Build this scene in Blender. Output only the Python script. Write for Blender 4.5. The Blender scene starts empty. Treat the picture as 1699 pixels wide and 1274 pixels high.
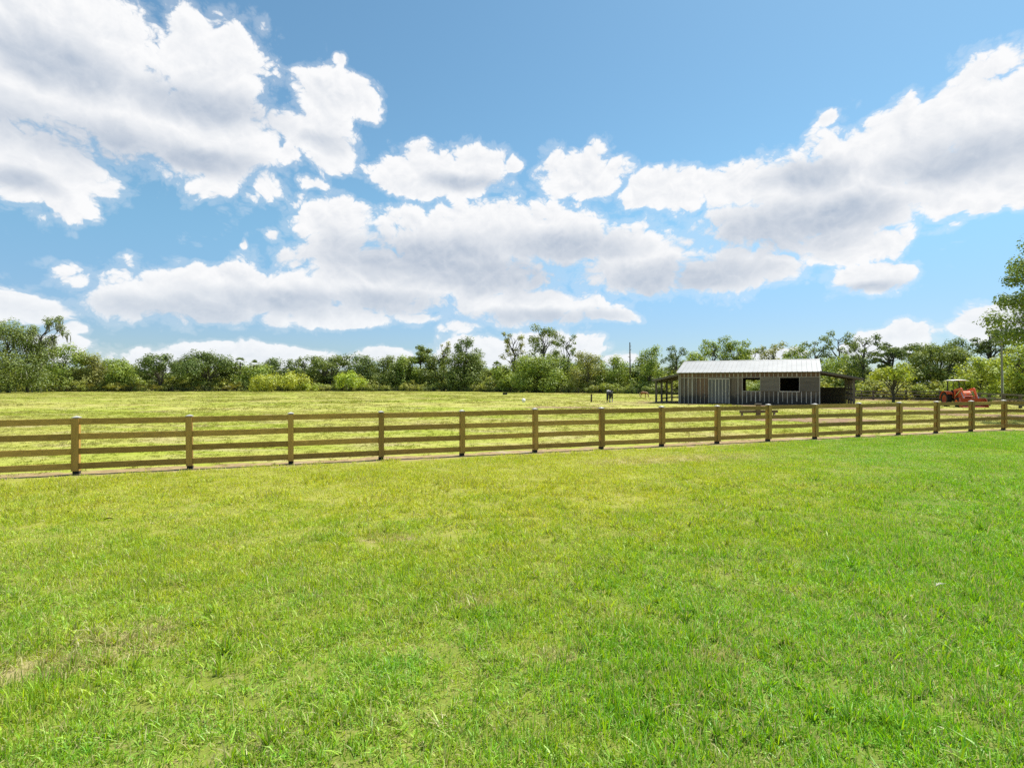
import bpy, math, random
import numpy as np
from mathutils import Vector, Matrix
R = math.radians
rng = np.random.default_rng(7)
random.seed(7)
S = bpy.context.scene
COL = S.collection
F, HZ, CX, CH = 900.0, 636.0, 849.5, 2.2        # lens in photo pixels, horizon row, centre column, eye height

def ground_at(px, py):
    d = F * CH / (py - HZ)
    return ((px - CX) / F * d, d)
def at(px, d):
    return ((px - CX) / F * d, d)

# ------------------------------------------------------------------ helpers
class MB:
    def __init__(s): s.v = []; s.f = []
    def add(s, vs, fs):
        o = len(s.v); s.v += [tuple(p) for p in vs]; s.f += [tuple(i + o for i in f) for f in fs]; return s
    def box(s, lo, hi, M=None):
        x0, y0, z0 = lo; x1, y1, z1 = hi
        vs = [(x0,y0,z0),(x1,y0,z0),(x1,y1,z0),(x0,y1,z0),(x0,y0,z1),(x1,y0,z1),(x1,y1,z1),(x0,y1,z1)]
        if M is not None: vs = [tuple(M @ Vector(p)) for p in vs]
        return s.add(vs, [(0,3,2,1),(4,5,6,7),(0,1,5,4),(1,2,6,5),(2,3,7,6),(3,0,4,7)])
    def bar(s, a, b, w, h, up=(0,0,1)):           # rectangular bar from a to b
        a = Vector(a); b = Vector(b); d = (b - a).normalized(); u = Vector(up)
        sx = d.cross(u)
        if sx.length < 1e-4: sx = d.cross(Vector((0,1,0)))
        sx.normalize(); u = sx.cross(d)
        vs = []
        for p in (a, b):
            for i, j in ((-1,-1),(1,-1),(1,1),(-1,1)): vs.append(p + sx*(i*w/2) + u*(j*h/2))
        return s.add(vs, [(3,2,1,0),(4,5,6,7),(0,1,5,4),(1,2,6,5),(2,3,7,6),(3,0,4,7)])
    def tube(s, pts, rad, n=8, cap=True):
        pts = [Vector(p) for p in pts]
        if not hasattr(rad, '__len__'): rad = [rad]*len(pts)
        vs = []; fs = []; ref = None
        for i, p in enumerate(pts):
            d = (pts[min(i+1, len(pts)-1)] - pts[max(i-1, 0)])
            d = d.normalized() if d.length > 1e-9 else Vector((0,0,1))
            if ref is None: ref = d.orthogonal().normalized()
            ref = (ref - d*ref.dot(d))
            ref = ref.normalized() if ref.length > 1e-6 else d.orthogonal().normalized()
            b = d.cross(ref)
            for k in range(n):
                t = 2*math.pi*k/n
                vs.append(p + (ref*math.cos(t) + b*math.sin(t))*rad[i])
        for i in range(len(pts)-1):
            for k in range(n):
                fs.append((i*n+k, i*n+(k+1)%n, (i+1)*n+(k+1)%n, (i+1)*n+k))
        if cap:
            fs.append(tuple(range(n))[::-1]); fs.append(tuple((len(pts)-1)*n+k for k in range(n)))
        return s.add(vs, fs)
    def lathe(s, prof, n=24, M=None):            # profile of (radius, height) about local y
        vs = []; fs = []
        for r, h in prof:
            for k in range(n):
                t = 2*math.pi*k/n; p = Vector((r*math.cos(t), h, r*math.sin(t)))
                vs.append(M @ p if M is not None else p)
        m = len(prof)
        for i in range(m-1):
            for k in range(n): fs.append((i*n+k, (i+1)*n+k, (i+1)*n+(k+1)%n, i*n+(k+1)%n))
        return s.add(vs, fs)
    def prism(s, poly, y0, y1, M=None):          # polygon in xz, from y0 to y1
        n = len(poly)
        vs = [Vector((x, y0, z)) for x, z in poly] + [Vector((x, y1, z)) for x, z in poly]
        if M is not None: vs = [M @ p for p in vs]
        fs = [tuple(range(n)), tuple(range(2*n-1, n-1, -1))]
        for i in range(n): fs.append((i, i+n, (i+1)%n+n, (i+1)%n))
        return s.add(vs, fs)
    def build(s, name, mat, parent=None, loc=(0,0,0), smooth=False, fix=True):
        me = bpy.data.meshes.new(name); me.from_pydata(s.v, [], s.f)
        if fix:
            import bmesh
            bm = bmesh.new(); bm.from_mesh(me); bmesh.ops.recalc_face_normals(bm, faces=bm.faces); bm.to_mesh(me); bm.free()
        if smooth: me.polygons.foreach_set('use_smooth', [True]*len(me.polygons))
        if mat: me.materials.append(mat)
        o = bpy.data.objects.new(name, me); COL.objects.link(o); o.location = loc
        if parent: o.parent = parent
        return o

def quads_mesh(name, V, Fc):
    """numpy verts (n,3) and equal-size faces (m,k)"""
    me = bpy.data.meshes.new(name)
    k = Fc.shape[1]; m = Fc.shape[0]
    me.vertices.add(len(V)); me.vertices.foreach_set('co', V.astype(np.float32).ravel())
    me.loops.add(m*k); me.loops.foreach_set('vertex_index', Fc.astype(np.int32).ravel())
    me.polygons.add(m); me.polygons.foreach_set('loop_start', np.arange(0, m*k, k, dtype=np.int32))
    me.polygons.foreach_set('loop_total', np.full(m, k, dtype=np.int32))
    me.update(calc_edges=True); me.validate()
    return me
def link_mesh(name, me, mat, parent=None):
    if mat and not me.materials: me.materials.append(mat)
    o = bpy.data.objects.new(name, me); COL.objects.link(o)
    if parent: o.parent = parent
    return o
def tag(o, label=None, cat=None, group=None, kind=None):
    if label: o['label'] = label
    if cat: o['category'] = cat
    if group: o['group'] = group
    if kind: o['kind'] = kind
    return o
def empty(name, loc=(0,0,0), rz=0.0):
    o = bpy.data.objects.new(name, None); COL.objects.link(o); o.location = loc; o.rotation_euler = (0,0,rz)
    o.empty_display_size = 0.2
    return o

# ------------------------------------------------------------------ node helpers
class NT:
    def __init__(s, tree): s.t = tree
    def n(s, typ, **kw):
        nd = s.t.nodes.new(typ)
        for k, v in kw.items(): setattr(nd, k, v)
        return nd
    def put(s, sock, v):
        if isinstance(v, bpy.types.NodeSocket): s.t.links.new(v, sock)
        elif v is not None: sock.default_value = v
    def m(s, op, a, b=None, c=None, clamp=False):
        nd = s.n('ShaderNodeMath', operation=op, use_clamp=clamp)
        for i, v in enumerate((a, b, c)):
            if v is not None: s.put(nd.inputs[i], v)
        return nd.outputs[0]
    def v(s, op, a, b=None, c=None, out=0):
        nd = s.n('ShaderNodeVectorMath', operation=op)
        for i, x in enumerate((a, b, c)):
            if x is not None: s.put(nd.inputs[i], x)
        return nd.outputs['Value'] if op in ('LENGTH','DOT_PRODUCT','DISTANCE') else nd.outputs[0]
    def noise(s, vec, scale, detail=4, rough=.55, dist=0, out='Fac', lac=2.0):
        nd = s.n('ShaderNodeTexNoise')
        s.put(nd.inputs['Vector'], vec); nd.inputs['Scale'].default_value = scale
        nd.inputs['Detail'].default_value = detail; nd.inputs['Roughness'].default_value = rough
        nd.inputs['Distortion'].default_value = dist; nd.inputs['Lacunarity'].default_value = lac
        return nd.outputs[out]
    def ramp(s, fac, lo, hi, a=0.0, b=1.0, smooth=True):
        nd = s.n('ShaderNodeMapRange', interpolation_type='SMOOTHSTEP' if smooth else 'LINEAR')
        s.put(nd.inputs[0], fac)
        for i, x in enumerate((lo, hi, a, b)): s.put(nd.inputs[i+1], x)
        return nd.outputs[0]
    def mix(s, fac, a, b, blend='MIX'):
        nd = s.n('ShaderNodeMix', data_type='RGBA', blend_type=blend)
        s.put(nd.inputs[0], fac)
        for i, x in ((6, a), (7, b)):
            if isinstance(x, tuple) and len(x) == 3: x = (*x, 1)
            s.put(nd.inputs[i], x)
        return nd.outputs[2]
    def scale(s, vec, sc):
        return s.v('MULTIPLY', vec, sc)
    def hsv(s, col, h=.5, sa=1.0, v=1.0):
        nd = s.n('ShaderNodeHueSaturation')
        s.put(nd.inputs['Hue'], h); s.put(nd.inputs['Saturation'], sa); s.put(nd.inputs['Value'], v); s.put(nd.inputs['Color'], col)
        return nd.outputs[0]

def new_mat(name):
    m = bpy.data.materials.new(name); m.use_nodes = True
    t = m.node_tree; t.nodes.clear(); T = NT(t)
    T.out = T.n('ShaderNodeOutputMaterial')
    return m, T
def principled(T, col, rough=.7, metal=0, bump=None, bs=.3, bd=.02, spec=.4):
    b = T.n('ShaderNodeBsdfPrincipled')
    if isinstance(col, tuple) and len(col) == 3: col = (*col, 1)
    T.put(b.inputs['Base Color'], col); T.put(b.inputs['Roughness'], rough); T.put(b.inputs['Metallic'], metal)
    b.inputs['Specular IOR Level'].default_value = spec
    if bump is not None:
        bp = T.n('ShaderNodeBump'); bp.inputs['Strength'].default_value = bs; bp.inputs['Distance'].default_value = bd
        T.put(bp.inputs['Height'], bump); T.t.links.new(bp.outputs[0], b.inputs['Normal'])
    T.t.links.new(b.outputs[0], T.out.inputs[0])
    return b
def obj_co(T): return T.n('ShaderNodeTexCoord').outputs['Object']
def obj_rand(T): return T.n('ShaderNodeObjectInfo').outputs['Random']

def wood_mat(name, c1, c2, sc, dark=(0.05,0.04,0.03), knots=.5, rough=.75):
    m, T = new_mat(name)
    co = T.v('ADD', obj_co(T), T.v('MULTIPLY', T.n('ShaderNodeObjectInfo').outputs['Random'], (31.0, 17.0, 23.0)))
    g = T.noise(T.scale(co, sc), 1.0, 5, .6, 1.2)
    big = T.noise(co, .9, 3)
    c = T.mix(T.ramp(g, .3, .7), c1, c2)
    c = T.mix(T.ramp(big, .5, .8, 0, .45), c, tuple(x*.6 for x in c1))
    kn = T.noise(T.scale(co, (6, 6, 9)), 1.0, 2)
    c = T.mix(T.ramp(kn, .70, .78, 0, knots), c, dark)
    c = T.hsv(c, .5, 1.0, T.m('MULTIPLY_ADD', obj_rand(T), .50, .72))
    principled(T, c, rough, 0, g, .4, .006, .25)
    return m
def plain_mat(name, col, rough=.6, metal=0, var=.25, sc=6.0, spec=.4, dirt=None, dirt_amt=.5):
    m, T = new_mat(name)
    co = obj_co(T); nz = T.noise(co, sc, 5, .6)
    c = T.mix(T.ramp(nz, .25, .75), tuple(x*(1-var) for x in col), tuple(min(1, x*(1+var)) for x in col))
    if dirt:
        d = T.noise(T.v('ADD', co, (3.1, 7.7, 1.3)), sc*.6, 6, .7)
        c = T.mix(T.ramp(d, .5, .72, 0, dirt_amt), c, dirt)
    principled(T, c, rough, metal, nz, .15, .01, spec)
    return m

MAT = {}
MAT['post'] = wood_mat('treated_pine_post', (.47,.285,.072), (.34,.20,.048), (9, 9, .9), knots=.35)
MAT['rail'] = wood_mat('treated_pine_rail', (.48,.295,.074), (.33,.20,.048), (.7, 10, 14), knots=.6)
MAT['dark_post'] = wood_mat('dark_weathered_post', (.07,.055,.04), (.12,.095,.07), (9, 9, .9), knots=.2)
MAT['dark_rail'] = wood_mat('grey_weathered_rail', (.13,.115,.09), (.2,.18,.145), (.7, 10, 14), knots=.2)
MAT['barn_post'] = wood_mat('barn_post', (.10,.085,.065), (.17,.15,.12), (8, 8, .8), knots=.2)
MAT['cap'] = plain_mat('post_cap_metal', (.42,.41,.38), .5, .2, .12, 9)
MAT['tar'] = plain_mat('buried_post_foot', (.035,.03,.025), .9, 0, .2, 9)

# ------------------------------------------------------------------ camera, sun, world
cam = bpy.data.cameras.new('camera'); co = bpy.data.objects.new('camera', cam); COL.objects.link(co)
cam.sensor_width = 36; cam.lens = F/1699*36; cam.clip_start = .05; cam.clip_end = 5000
cam.shift_y = (HZ - 637.0)/1699*-1*-1
co.location = (0, 0, CH); co.rotation_euler = (R(90), 0, 0); S.camera = co

SUN_EL = R(62); SUN_AZ = math.atan2(.80, .60)      # azimuth from +Y towards +X
sv = Vector((math.sin(SUN_AZ)*math.cos(SUN_EL), math.cos(SUN_AZ)*math.cos(SUN_EL), math.sin(SUN_EL)))
sl = bpy.data.lights.new('sun', 'SUN'); sl.energy = 4.2; sl.angle = R(.53); sl.color = (1, .955, .88)
so = bpy.data.objects.new('sun', sl); COL.objects.link(so); so.rotation_euler = sv.to_track_quat('Z', 'Y').to_euler(); so.location = (0, 0, 60)

EXPO = 0.85
S.view_settings.view_transform = 'Standard'; S.view_settings.look = 'None'
S.view_settings.exposure = EXPO; S.view_settings.gamma = 1.0

# clouds: banks seen from the field, as (column, row, half-width, half-height) of the photo turned into azimuth/elevation
CLOUDS = [
 (60,40,330,100),(150,150,300,105),(330,215,160,95),(55,275,150,82),(350,110,115,70),(540,165,60,50),(590,160,45,34),(530,225,75,50),(90,320,60,36),
 (438,302,34,28),(515,300,32,12),(480,262,40,22),
 (735,290,112,40),(790,276,60,36),(850,272,24,16),(690,310,60,20),(965,290,80,38),(1010,280,40,28),
 (555,365,75,42),(560,410,70,60),(640,370,40,36),(830,390,150,56),(930,395,110,56),(740,405,150,56),(1040,410,90,48),(1060,440,130,52),(1200,455,135,42),(1290,445,52,24),
 (720,455,250,62),(880,510,150,34),(470,490,130,48),(330,492,190,44),(200,500,70,40),(620,480,150,50),(550,525,110,22),(1010,525,55,13),(400,460,100,20),
 (1625,190,120,78),(1690,200,80,110),(1510,220,110,52),(1450,275,190,70),(1270,310,150,46),(1350,350,190,70),(1590,290,160,60),(1400,400,110,45),(1270,370,120,45),
 (1120,310,95,32),(1090,325,60,18),(1690,300,60,40),(1640,340,40,22),(1370,200,26,14),
 (1440,462,80,32),(1470,458,58,26),
 (30,512,90,28),(100,575,64,26),(120,545,40,14),
 (400,594,220,24),(490,582,60,14),(250,596,60,16),(640,590,50,14),(800,585,90,30),(905,578,90,30),(955,570,40,20),(770,545,38,14),(1035,597,40,14),
 (1515,557,58,28),(1480,562,60,18),(1640,540,70,32),(1690,525,50,30),(1280,586,50,10),(1450,585,70,12),
 (398,402,10,11),(450,388,18,16),(705,528,36,9),(560,98,16,12),
]
# shaded undersides of the banks, painted as grey blobs into the cloud colour
SHADE_BLOBS = [(90,100,130,34),(330,168,130,26),(150,232,190,34),(330,265,90,20),(700,428,170,36),(830,455,170,32),(930,410,110,26),(1120,462,150,28),(310,515,140,24),(470,500,120,22),
 (1290,385,130,38),(1400,350,90,26),(1600,262,130,30),(1340,292,70,22),(780,300,60,12),(1440,478,60,9),(640,505,110,18),(900,530,120,12),(30,300,60,16),(540,235,40,16)]
W = bpy.data.worlds.new('World'); S.world = W; W.use_nodes = True
wt = W.node_tree; wt.nodes.clear(); T = NT(wt)
tc = T.n('ShaderNodeTexCoord').outputs['Generated']
sp = T.n('ShaderNodeSeparateXYZ'); T.put(sp.inputs[0], tc)
az = T.m('ARCTAN2', sp.outputs[0], sp.outputs[1]); el = T.m('ARCSINE', sp.outputs[2])
cb = T.n('ShaderNodeCombineXYZ'); T.put(cb.inputs[0], az); T.put(cb.inputs[1], el)
P = cb.outputs[0]
w1 = T.noise(P, 8.0, 4, .58, 0, 'Color')
P2 = T.v('ADD', P, T.v('MULTIPLY', T.v('SUBTRACT', w1, (.5,.5,.5)), (.060,.040,0)))
def banks(lst, Pv, grow, low):
    cur = None
    for px, py, rx, ry in lst:
        dx = (px-CX)/F; dz = (HZ-py)/F
        a_ = math.atan(dx); e_ = math.atan2(dz, math.hypot(1, dx)); ca = math.cos(a_)
        ix = 1/(rx/F*ca*ca*grow); iy = 1/(ry/F*ca*grow)
        q = T.v('MULTIPLY_ADD', Pv, (ix, iy, 0), (-a_*ix, -e_*iy, 0))
        l = T.v('DOT_PRODUCT', q, q)
        if rx < 42: l = T.m('ADD', l, .25)
        cur = l if cur is None else T.m('MINIMUM', cur, l)
    return T.m('SUBTRACT', 1.0, T.m('SQRT', cur))
macro = T.m('MULTIPLY_ADD', banks(CLOUDS, P2, 1.17, 1.2), 1.45, .03)
away = T.ramp(T.m('ABSOLUTE', az), .84, 1.0)
away = T.m('MAXIMUM', away, T.ramp(el, .62, .75))
l2 = T.ramp(T.noise(P, 2.3, 2, .5), .42, .66, -.9, .8, False)
macro = T.m('MAXIMUM', macro, T.m('SUBTRACT', l2, T.m('MULTIPLY', T.m('SUBTRACT', 1.0, away), 3.0)))
shade_field = banks(SHADE_BLOBS, P2, 1.45, 1)
def puffs(Pv):
    fb = T.noise(Pv, 9.0, 4, .55, .2)
    acc = T.m('MULTIPLY', T.m('SUBTRACT', fb, .5), .9)
    for sc_, am in ((13, .58), (29, .35), (63, .19), (135, .11), (280, .06)):
        n = T.noise(T.v('ADD', T.v('MULTIPLY', Pv, (1, 1.25, 1)), (sc_*.37, sc_*.11, 0)), float(sc_), 0)
        acc = T.m('MULTIPLY_ADD', T.m('ABSOLUTE', T.m('MULTIPLY_ADD', n, 2.0, -1.0)), am*1.5, acc)
    return T.m('SUBTRACT', acc, .545)
n0 = puffs(P2); n1 = puffs(T.v('ADD', P2, (.005, .010, 0)))
d0 = T.m('ADD', macro, n0)
top = T.ramp(shade_field, -.4, .3)
alpha = T.ramp(d0, .0, T.m('MULTIPLY_ADD', top, .16, .30))
alpha = T.m('MAXIMUM', alpha, T.ramp(d0, -.26, .06, 0, .20))
alpha = T.m('MULTIPLY', alpha, T.ramp(el, -.01, .03))
rel = T.m('SUBTRACT', n0, n1)                     # sunward relief of single puffs, lightened in the cloud colour
sh = T.m('ADD', T.ramp(T.m('MULTIPLY_ADD', n0, .22, shade_field), -.22, .78, 0, .64), T.ramp(d0, .15, 1.2, .03, .17))
sh = T.m('SUBTRACT', sh, T.m('MULTIPLY', rel, .40), clamp=True)
sh = T.m('MULTIPLY', sh, T.ramp(d0, .0, .30, .15, 1.0))
K = 1/2**EXPO
ccol = T.mix(sh, (.97*K, .975*K, .985*K), (.44*K, .52*K, .64*K))
ccol = T.mix(T.ramp(el, .02, .22, .35, 0), ccol, (.82*K, .90*K, .96*K))
sky = T.n('ShaderNodeTexSky', sky_type='NISHITA'); sky.sun_disc = False
sky.sun_elevation = SUN_EL; sky.sun_rotation = SUN_AZ; sky.altitude = 0; sky.air_density = 1.0; sky.dust_density = .5; sky.ozone_density = 1.5
SKY_STR = .091
skyc = T.mix(1.0, sky.outputs[0], T.mix(T.ramp(el, .05, .30), (.52, .63, .77), (.69, .94, .91)), 'MULTIPLY')
b1 = T.n('ShaderNodeBackground'); T.put(b1.inputs[0], skyc); b1.inputs[1].default_value = SKY_STR
b2 = T.n('ShaderNodeBackground'); T.put(b2.inputs[0], ccol); b2.inputs[1].default_value = 1.0
mx = T.n('ShaderNodeMixShader'); T.put(mx.inputs[0], alpha)
wt.links.new(b1.outputs[0], mx.inputs[1]); wt.links.new(b2.outputs[0], mx.inputs[2])
wo = T.n('ShaderNodeOutputWorld'); wt.links.new(mx.outputs[0], wo.inputs[0])
W.cycles.sampling_method = 'MANUAL'; W.cycles.sample_map_resolution = 512

# ------------------------------------------------------------------ layout of the front fence
P1 = Vector((*ground_at(125, 787), 0)); P16 = Vector((*ground_at(1668, 713), 0))
FD = (P16 - P1).normalized(); SPAN = (P16 - P1).length/15
FN = Vector((FD.y, -FD.x, 0))                      # towards the camera
TURN = R(-52)                                      # the fence turns towards the lawn's right side at its corner
FD2 = Vector((FD.x*math.cos(TURN) - FD.y*math.sin(TURN), FD.x*math.sin(TURN) + FD.y*math.cos(TURN), 0))
FN2 = Vector((FD2.y, -FD2.x, 0))

# barn placing
BR = Vector((*ground_at(1360, 673), 0))            # front right corner
BU = Vector((.888, -.46, 0))                       # along the front, to the right
BV = Vector((.46, .888, 0))                        # into the barn
BL, BD = 13.5, 8.9
BF = BR - BU*BL                                    # front left corner

# ------------------------------------------------------------------ ground
def fence_dist(T, Pn):
    """signed distance from the fence run, negative on the lawn"""
    d1 = T.m('SUBTRACT', T.v('DOT_PRODUCT', Pn, tuple(-FN)), float(P1.dot(-FN)))
    d2 = T.m('SUBTRACT', T.v('DOT_PRODUCT', Pn, tuple(-FN2)), float(P16.dot(-FN2)))
    return T.m('MAXIMUM', d1, d2)
def ellipse(T, Pn, c, u, ru, rv, nz, amp=.6):
    u = Vector(u).normalized(); v = Vector((-u.y, u.x, 0)); c = Vector((*c, 0))
    a = T.m('MULTIPLY', T.m('SUBTRACT', T.v('DOT_PRODUCT', Pn, tuple(u)), float(c.dot(u))), 1/ru)
    b = T.m('MULTIPLY', T.m('SUBTRACT', T.v('DOT_PRODUCT', Pn, tuple(v)), float(c.dot(v))), 1/rv)
    r = T.m('SQRT', T.m('ADD', T.m('MULTIPLY', a, a), T.m('MULTIPLY', b, b)))
    r = T.m('ADD', r, T.m('MULTIPLY', T.m('SUBTRACT', nz, .5), amp*2)) if amp else r
    return T.ramp(r, 1.1, .75)
bc = BF + BU*(BL*.5) + BV*3
DIRT = [  # worn bare soil: centre, axis, half lengths
 ((bc.x, bc.y), BU, 11.5, 6.2),
 (tuple((BR + BU*1.0 - BV*3.0).xy), BU, 9.5, 5.0),
 (tuple((BF - BU*4 - BV*.3).xy), BU, 7.0, 1.3),
 (ground_at(1355, 697), BU, 5.5, 2.8),
 (ground_at(940, 676), (1, .05, 0), 5.5, 1.6),
 (ground_at(1022, 671), (1, 0, 0), 4.5, 1.0),
 (ground_at(1690, 690), (1, -.6, 0), 7.0, 2.5),
 (ground_at(1530, 664), (1, -.3, 0), 13.0, 5.0),
]
STRAW = [  # thin dry spots in the lawn
 (ground_at(90, 1105), (1, .55, 0), .75, .22), (ground_at(215, 1050), (1, .5, 0), .35, .13), (ground_at(790, 1002), (1, .2, 0), .22, .12),
 (ground_at(1190, 1090), (1, -.2, 0), .20, .10), (ground_at(930, 1090), (1, .1, 0), .16, .10), (ground_at(640, 895), (1, .1, 0), .4, .14), (ground_at(1120, 762), (1, .3, 0), 2.6, .6),
]
def yellow_field(T, Pn):
    """0 = deep green sward, 1 = yellow-green sward, slow drift over the lawn"""
    s = T.n('ShaderNodeSeparateXYZ'); T.put(s.inputs[0], Pn)
    a = T.ramp(s.outputs[1], 4.0, 11.0, 0, .75, False)
    b = T.ramp(T.m('SUBTRACT', s.outputs[0], T.m('MULTIPLY', s.outputs[1], .35)), -2.0, 5.5, .18, -.80, False)
    n1 = T.noise(T.scale(Pn, (1, 1.3, 1)), .42, 4, .55)
    n2 = T.noise(Pn, 1.7, 3, .6)
    t = T.m('ADD', T.m('ADD', a, b), T.m('MULTIPLY_ADD', n1, 1.0, -.40))
    return T.m('MULTIPLY_ADD', T.m('SUBTRACT', n2, .5), 1.0, t, clamp=True)
def pasture_cols(T, Pn):
    n1 = T.noise(T.scale(Pn, (.5, 1.2, 1)), .10, 5, .6)
    n2 = T.noise(T.scale(Pn, (.6, 1.4, 1)), .45, 5, .65)
    n3 = T.noise(Pn, 2.6, 4, .6)
    c = T.mix(T.ramp(n1, .36, .62), (.275,.32,.038), (.36,.345,.085))
    c = T.mix(T.ramp(n2, .48, .68, 0, .75), c, (.39,.325,.165))
    c = T.mix(T.ramp(n3, .55, .75, 0, .5), c, (.20,.235,.04))
    return c
gm, T = new_mat('field_ground')
Pn = T.n('ShaderNodeNewGeometry').outputs['Position']
fd = fence_dist(T, Pn)
nzs = T.noise(Pn, 1.3, 5, .65); nzb = T.noise(Pn, .35, 5, .6)
past = pasture_cols(T, Pn)
th = T.mix(yellow_field(T, Pn), (.135,.18,.03), (.26,.265,.05))
th = T.mix(T.ramp(T.noise(Pn, 5, 5, .7), .50, .72, 0, .6), th, (.30,.235,.12))
col = T.mix(T.ramp(fd, -.15, .15), th, past)
for c, u, ru, rv in STRAW:
    col = T.mix(T.m('MULTIPLY', ellipse(T, Pn, c, u, ru, rv, T.noise(Pn, 4.5, 5, .7), .8), .7), col, (.34,.28,.14))
soil = T.mix(T.ramp(T.noise(Pn, 4, 6, .7), .35, .65), (.36,.27,.14), (.22,.155,.08))
soil = T.mix(T.ramp(T.noise(Pn, .9, 3), .55, .7, 0, .6), soil, (.39,.335,.235))
earth = T.mix(T.ramp(T.noise(Pn, 3, 6, .7), .35, .65), (.29,.19,.12), (.18,.115,.07))
strip = T.m('SUBTRACT', T.m('ABSOLUTE', T.m('SUBTRACT', fd, .10)), T.m('MULTIPLY_ADD', nzs, 1.25, T.m('MULTIPLY_ADD', T.m('SUBTRACT', nzb, .5), 1.5, -.17)))
col = T.mix(T.ramp(strip, .16, -.14), col, soil)
for c, u, ru, rv in DIRT:
    col = T.mix(T.m('MULTIPLY', ellipse(T, Pn, c, u, ru, rv, nzb, .7), T.ramp(nzs, .3, .5, .35, 1)), col, earth)
hump = T.m('ADD', T.m('MULTIPLY', T.noise(Pn, 7, 5, .7), .5), T.m('MULTIPLY', T.noise(T.scale(Pn, (1,1.6,1)), 1.6, 4, .6), 1.2))
principled(T, col, .95, 0, hump, .8, .045, .1)
g = MB(); g.add([(-700,-120,0),(700,-120,0),(700,1200,0),(-700,1200,0)], [(0,1,2,3)])
tag(g.build('ground', gm), 'flat grassy field, worn to sandy soil along the fence and round the barn', kind='structure')

# ------------------------------------------------------------------ instancing of grass and undergrowth
def gn_scatter(name, pts, rot, scl, pick, variants, mat, label, cat):
    """one stuff object: copies of the variant meshes on points"""
    coll = bpy.data.collections.new(name + '_kit')
    for i, me in enumerate(variants):
        if not me.materials: me.materials.append(mat)
        o = bpy.data.objects.new('%s_kit_%02d' % (name, i), me); coll.objects.link(o)
    me = bpy.data.meshes.new(name); me.vertices.add(len(pts)); me.vertices.foreach_set('co', np.asarray(pts, dtype=np.float32).ravel())
    for nm, arr, ty in (('rot', rot, 'FLOAT_VECTOR'), ('scl', scl, 'FLOAT_VECTOR'), ('pick', pick, 'INT')):
        a = me.attributes.new(nm, ty, 'POINT')
        arr = np.asarray(arr, dtype=np.int32 if ty == 'INT' else np.float32)
        a.data.foreach_set('value' if ty == 'INT' else 'vector', arr.ravel())
    o = bpy.data.objects.new(name, me); COL.objects.link(o)
    ng = bpy.data.node_groups.new(name + '_scatter', 'GeometryNodeTree')
    ng.interface.new_socket('Geometry', in_out='INPUT', socket_type='NodeSocketGeometry')
    ng.interface.new_socket('Geometry', in_out='OUTPUT', socket_type='NodeSocketGeometry')
    N = ng.nodes; L = ng.links
    gi = N.new('NodeGroupInput'); go = N.new('NodeGroupOutput')
    ci = N.new('GeometryNodeCollectionInfo'); ci.inputs['Collection'].default_value = coll
    ci.inputs['Separate Children'].default_value = True; ci.inputs['Reset Children'].default_value = True
    ip = N.new('GeometryNodeInstanceOnPoints'); ip.inputs['Pick Instance'].default_value = True
    def na(nm, ty):
        q = N.new('GeometryNodeInputNamedAttribute'); q.data_type = ty; q.inputs['Name'].default_value = nm
        return q.outputs['Attribute']
    L.new(gi.outputs[0], ip.inputs['Points']); L.new(ci.outputs[0], ip.inputs['Instance'])
    L.new(na('pick', 'INT'), ip.inputs['Instance Index'])
    e2r = N.new('FunctionNodeEulerToRotation'); L.new(na('rot', 'FLOAT_VECTOR'), e2r.inputs[0]); L.new(e2r.outputs[0], ip.inputs['Rotation'])
    L.new(na('scl', 'FLOAT_VECTOR'), ip.inputs['Scale']); L.new(ip.outputs[0], go.inputs[0])
    md = o.modifiers.new('scatter', 'NODES'); md.node_group = ng
    tag(o, label, cat, kind='stuff')
    return o

def blades_mesh(name, n, size, h, w, lean=.6, clump=.5, seed=0):
    r = np.random.default_rng(seed)
    k = max(3, int(n*.03))
    cc = r.uniform(-size/2, size/2, (k, 2))
    own = r.random(n) < clump
    base = r.uniform(-size/2, size/2, (n, 2))
    base[own] = cc[r.integers(0, k, own.sum())] + r.normal(0, size*.045, (own.sum(), 2))
    hh = h*r.lognormal(0, .35, n); ww = w*r.uniform(.6, 1.3, n)
    az = r.uniform(0, 2*np.pi, n); ln = np.abs(r.normal(0, lean, n)); ln = np.minimum(ln, 1.35)
    d = np.stack([np.cos(az)*np.sin(ln), np.sin(az)*np.sin(ln), np.cos(ln)], 1)
    fa = r.uniform(0, 2*np.pi, n)
    s = np.stack([np.cos(fa), np.sin(fa), np.zeros(n)], 1)*ww[:, None]/2
    b = np.concatenate([base, np.full((n, 1), -.004)], 1)
    mid = b + d*(hh*.55)[:, None]
    tipd = d.copy(); tipd[:, 2] -= .25 + .35*r.random(n); tipd[:, :2] *= 1.25
    tip = mid + tipd*(hh*.5)[:, None]
    tip[:, 2] = np.maximum(tip[:, 2], .004)
    V = np.stack([b - s, b + s, mid + s*.85, mid - s*.85, tip + s*.12, tip - s*.12], 1).reshape(-1, 3)
    i = np.arange(n)[:, None]*6
    Fc = np.concatenate([i + np.array([[0,1,2,3]]), i + np.array([[3,2,4,5]])], 0)
    return quads_mesh(name, V, Fc)

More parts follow.
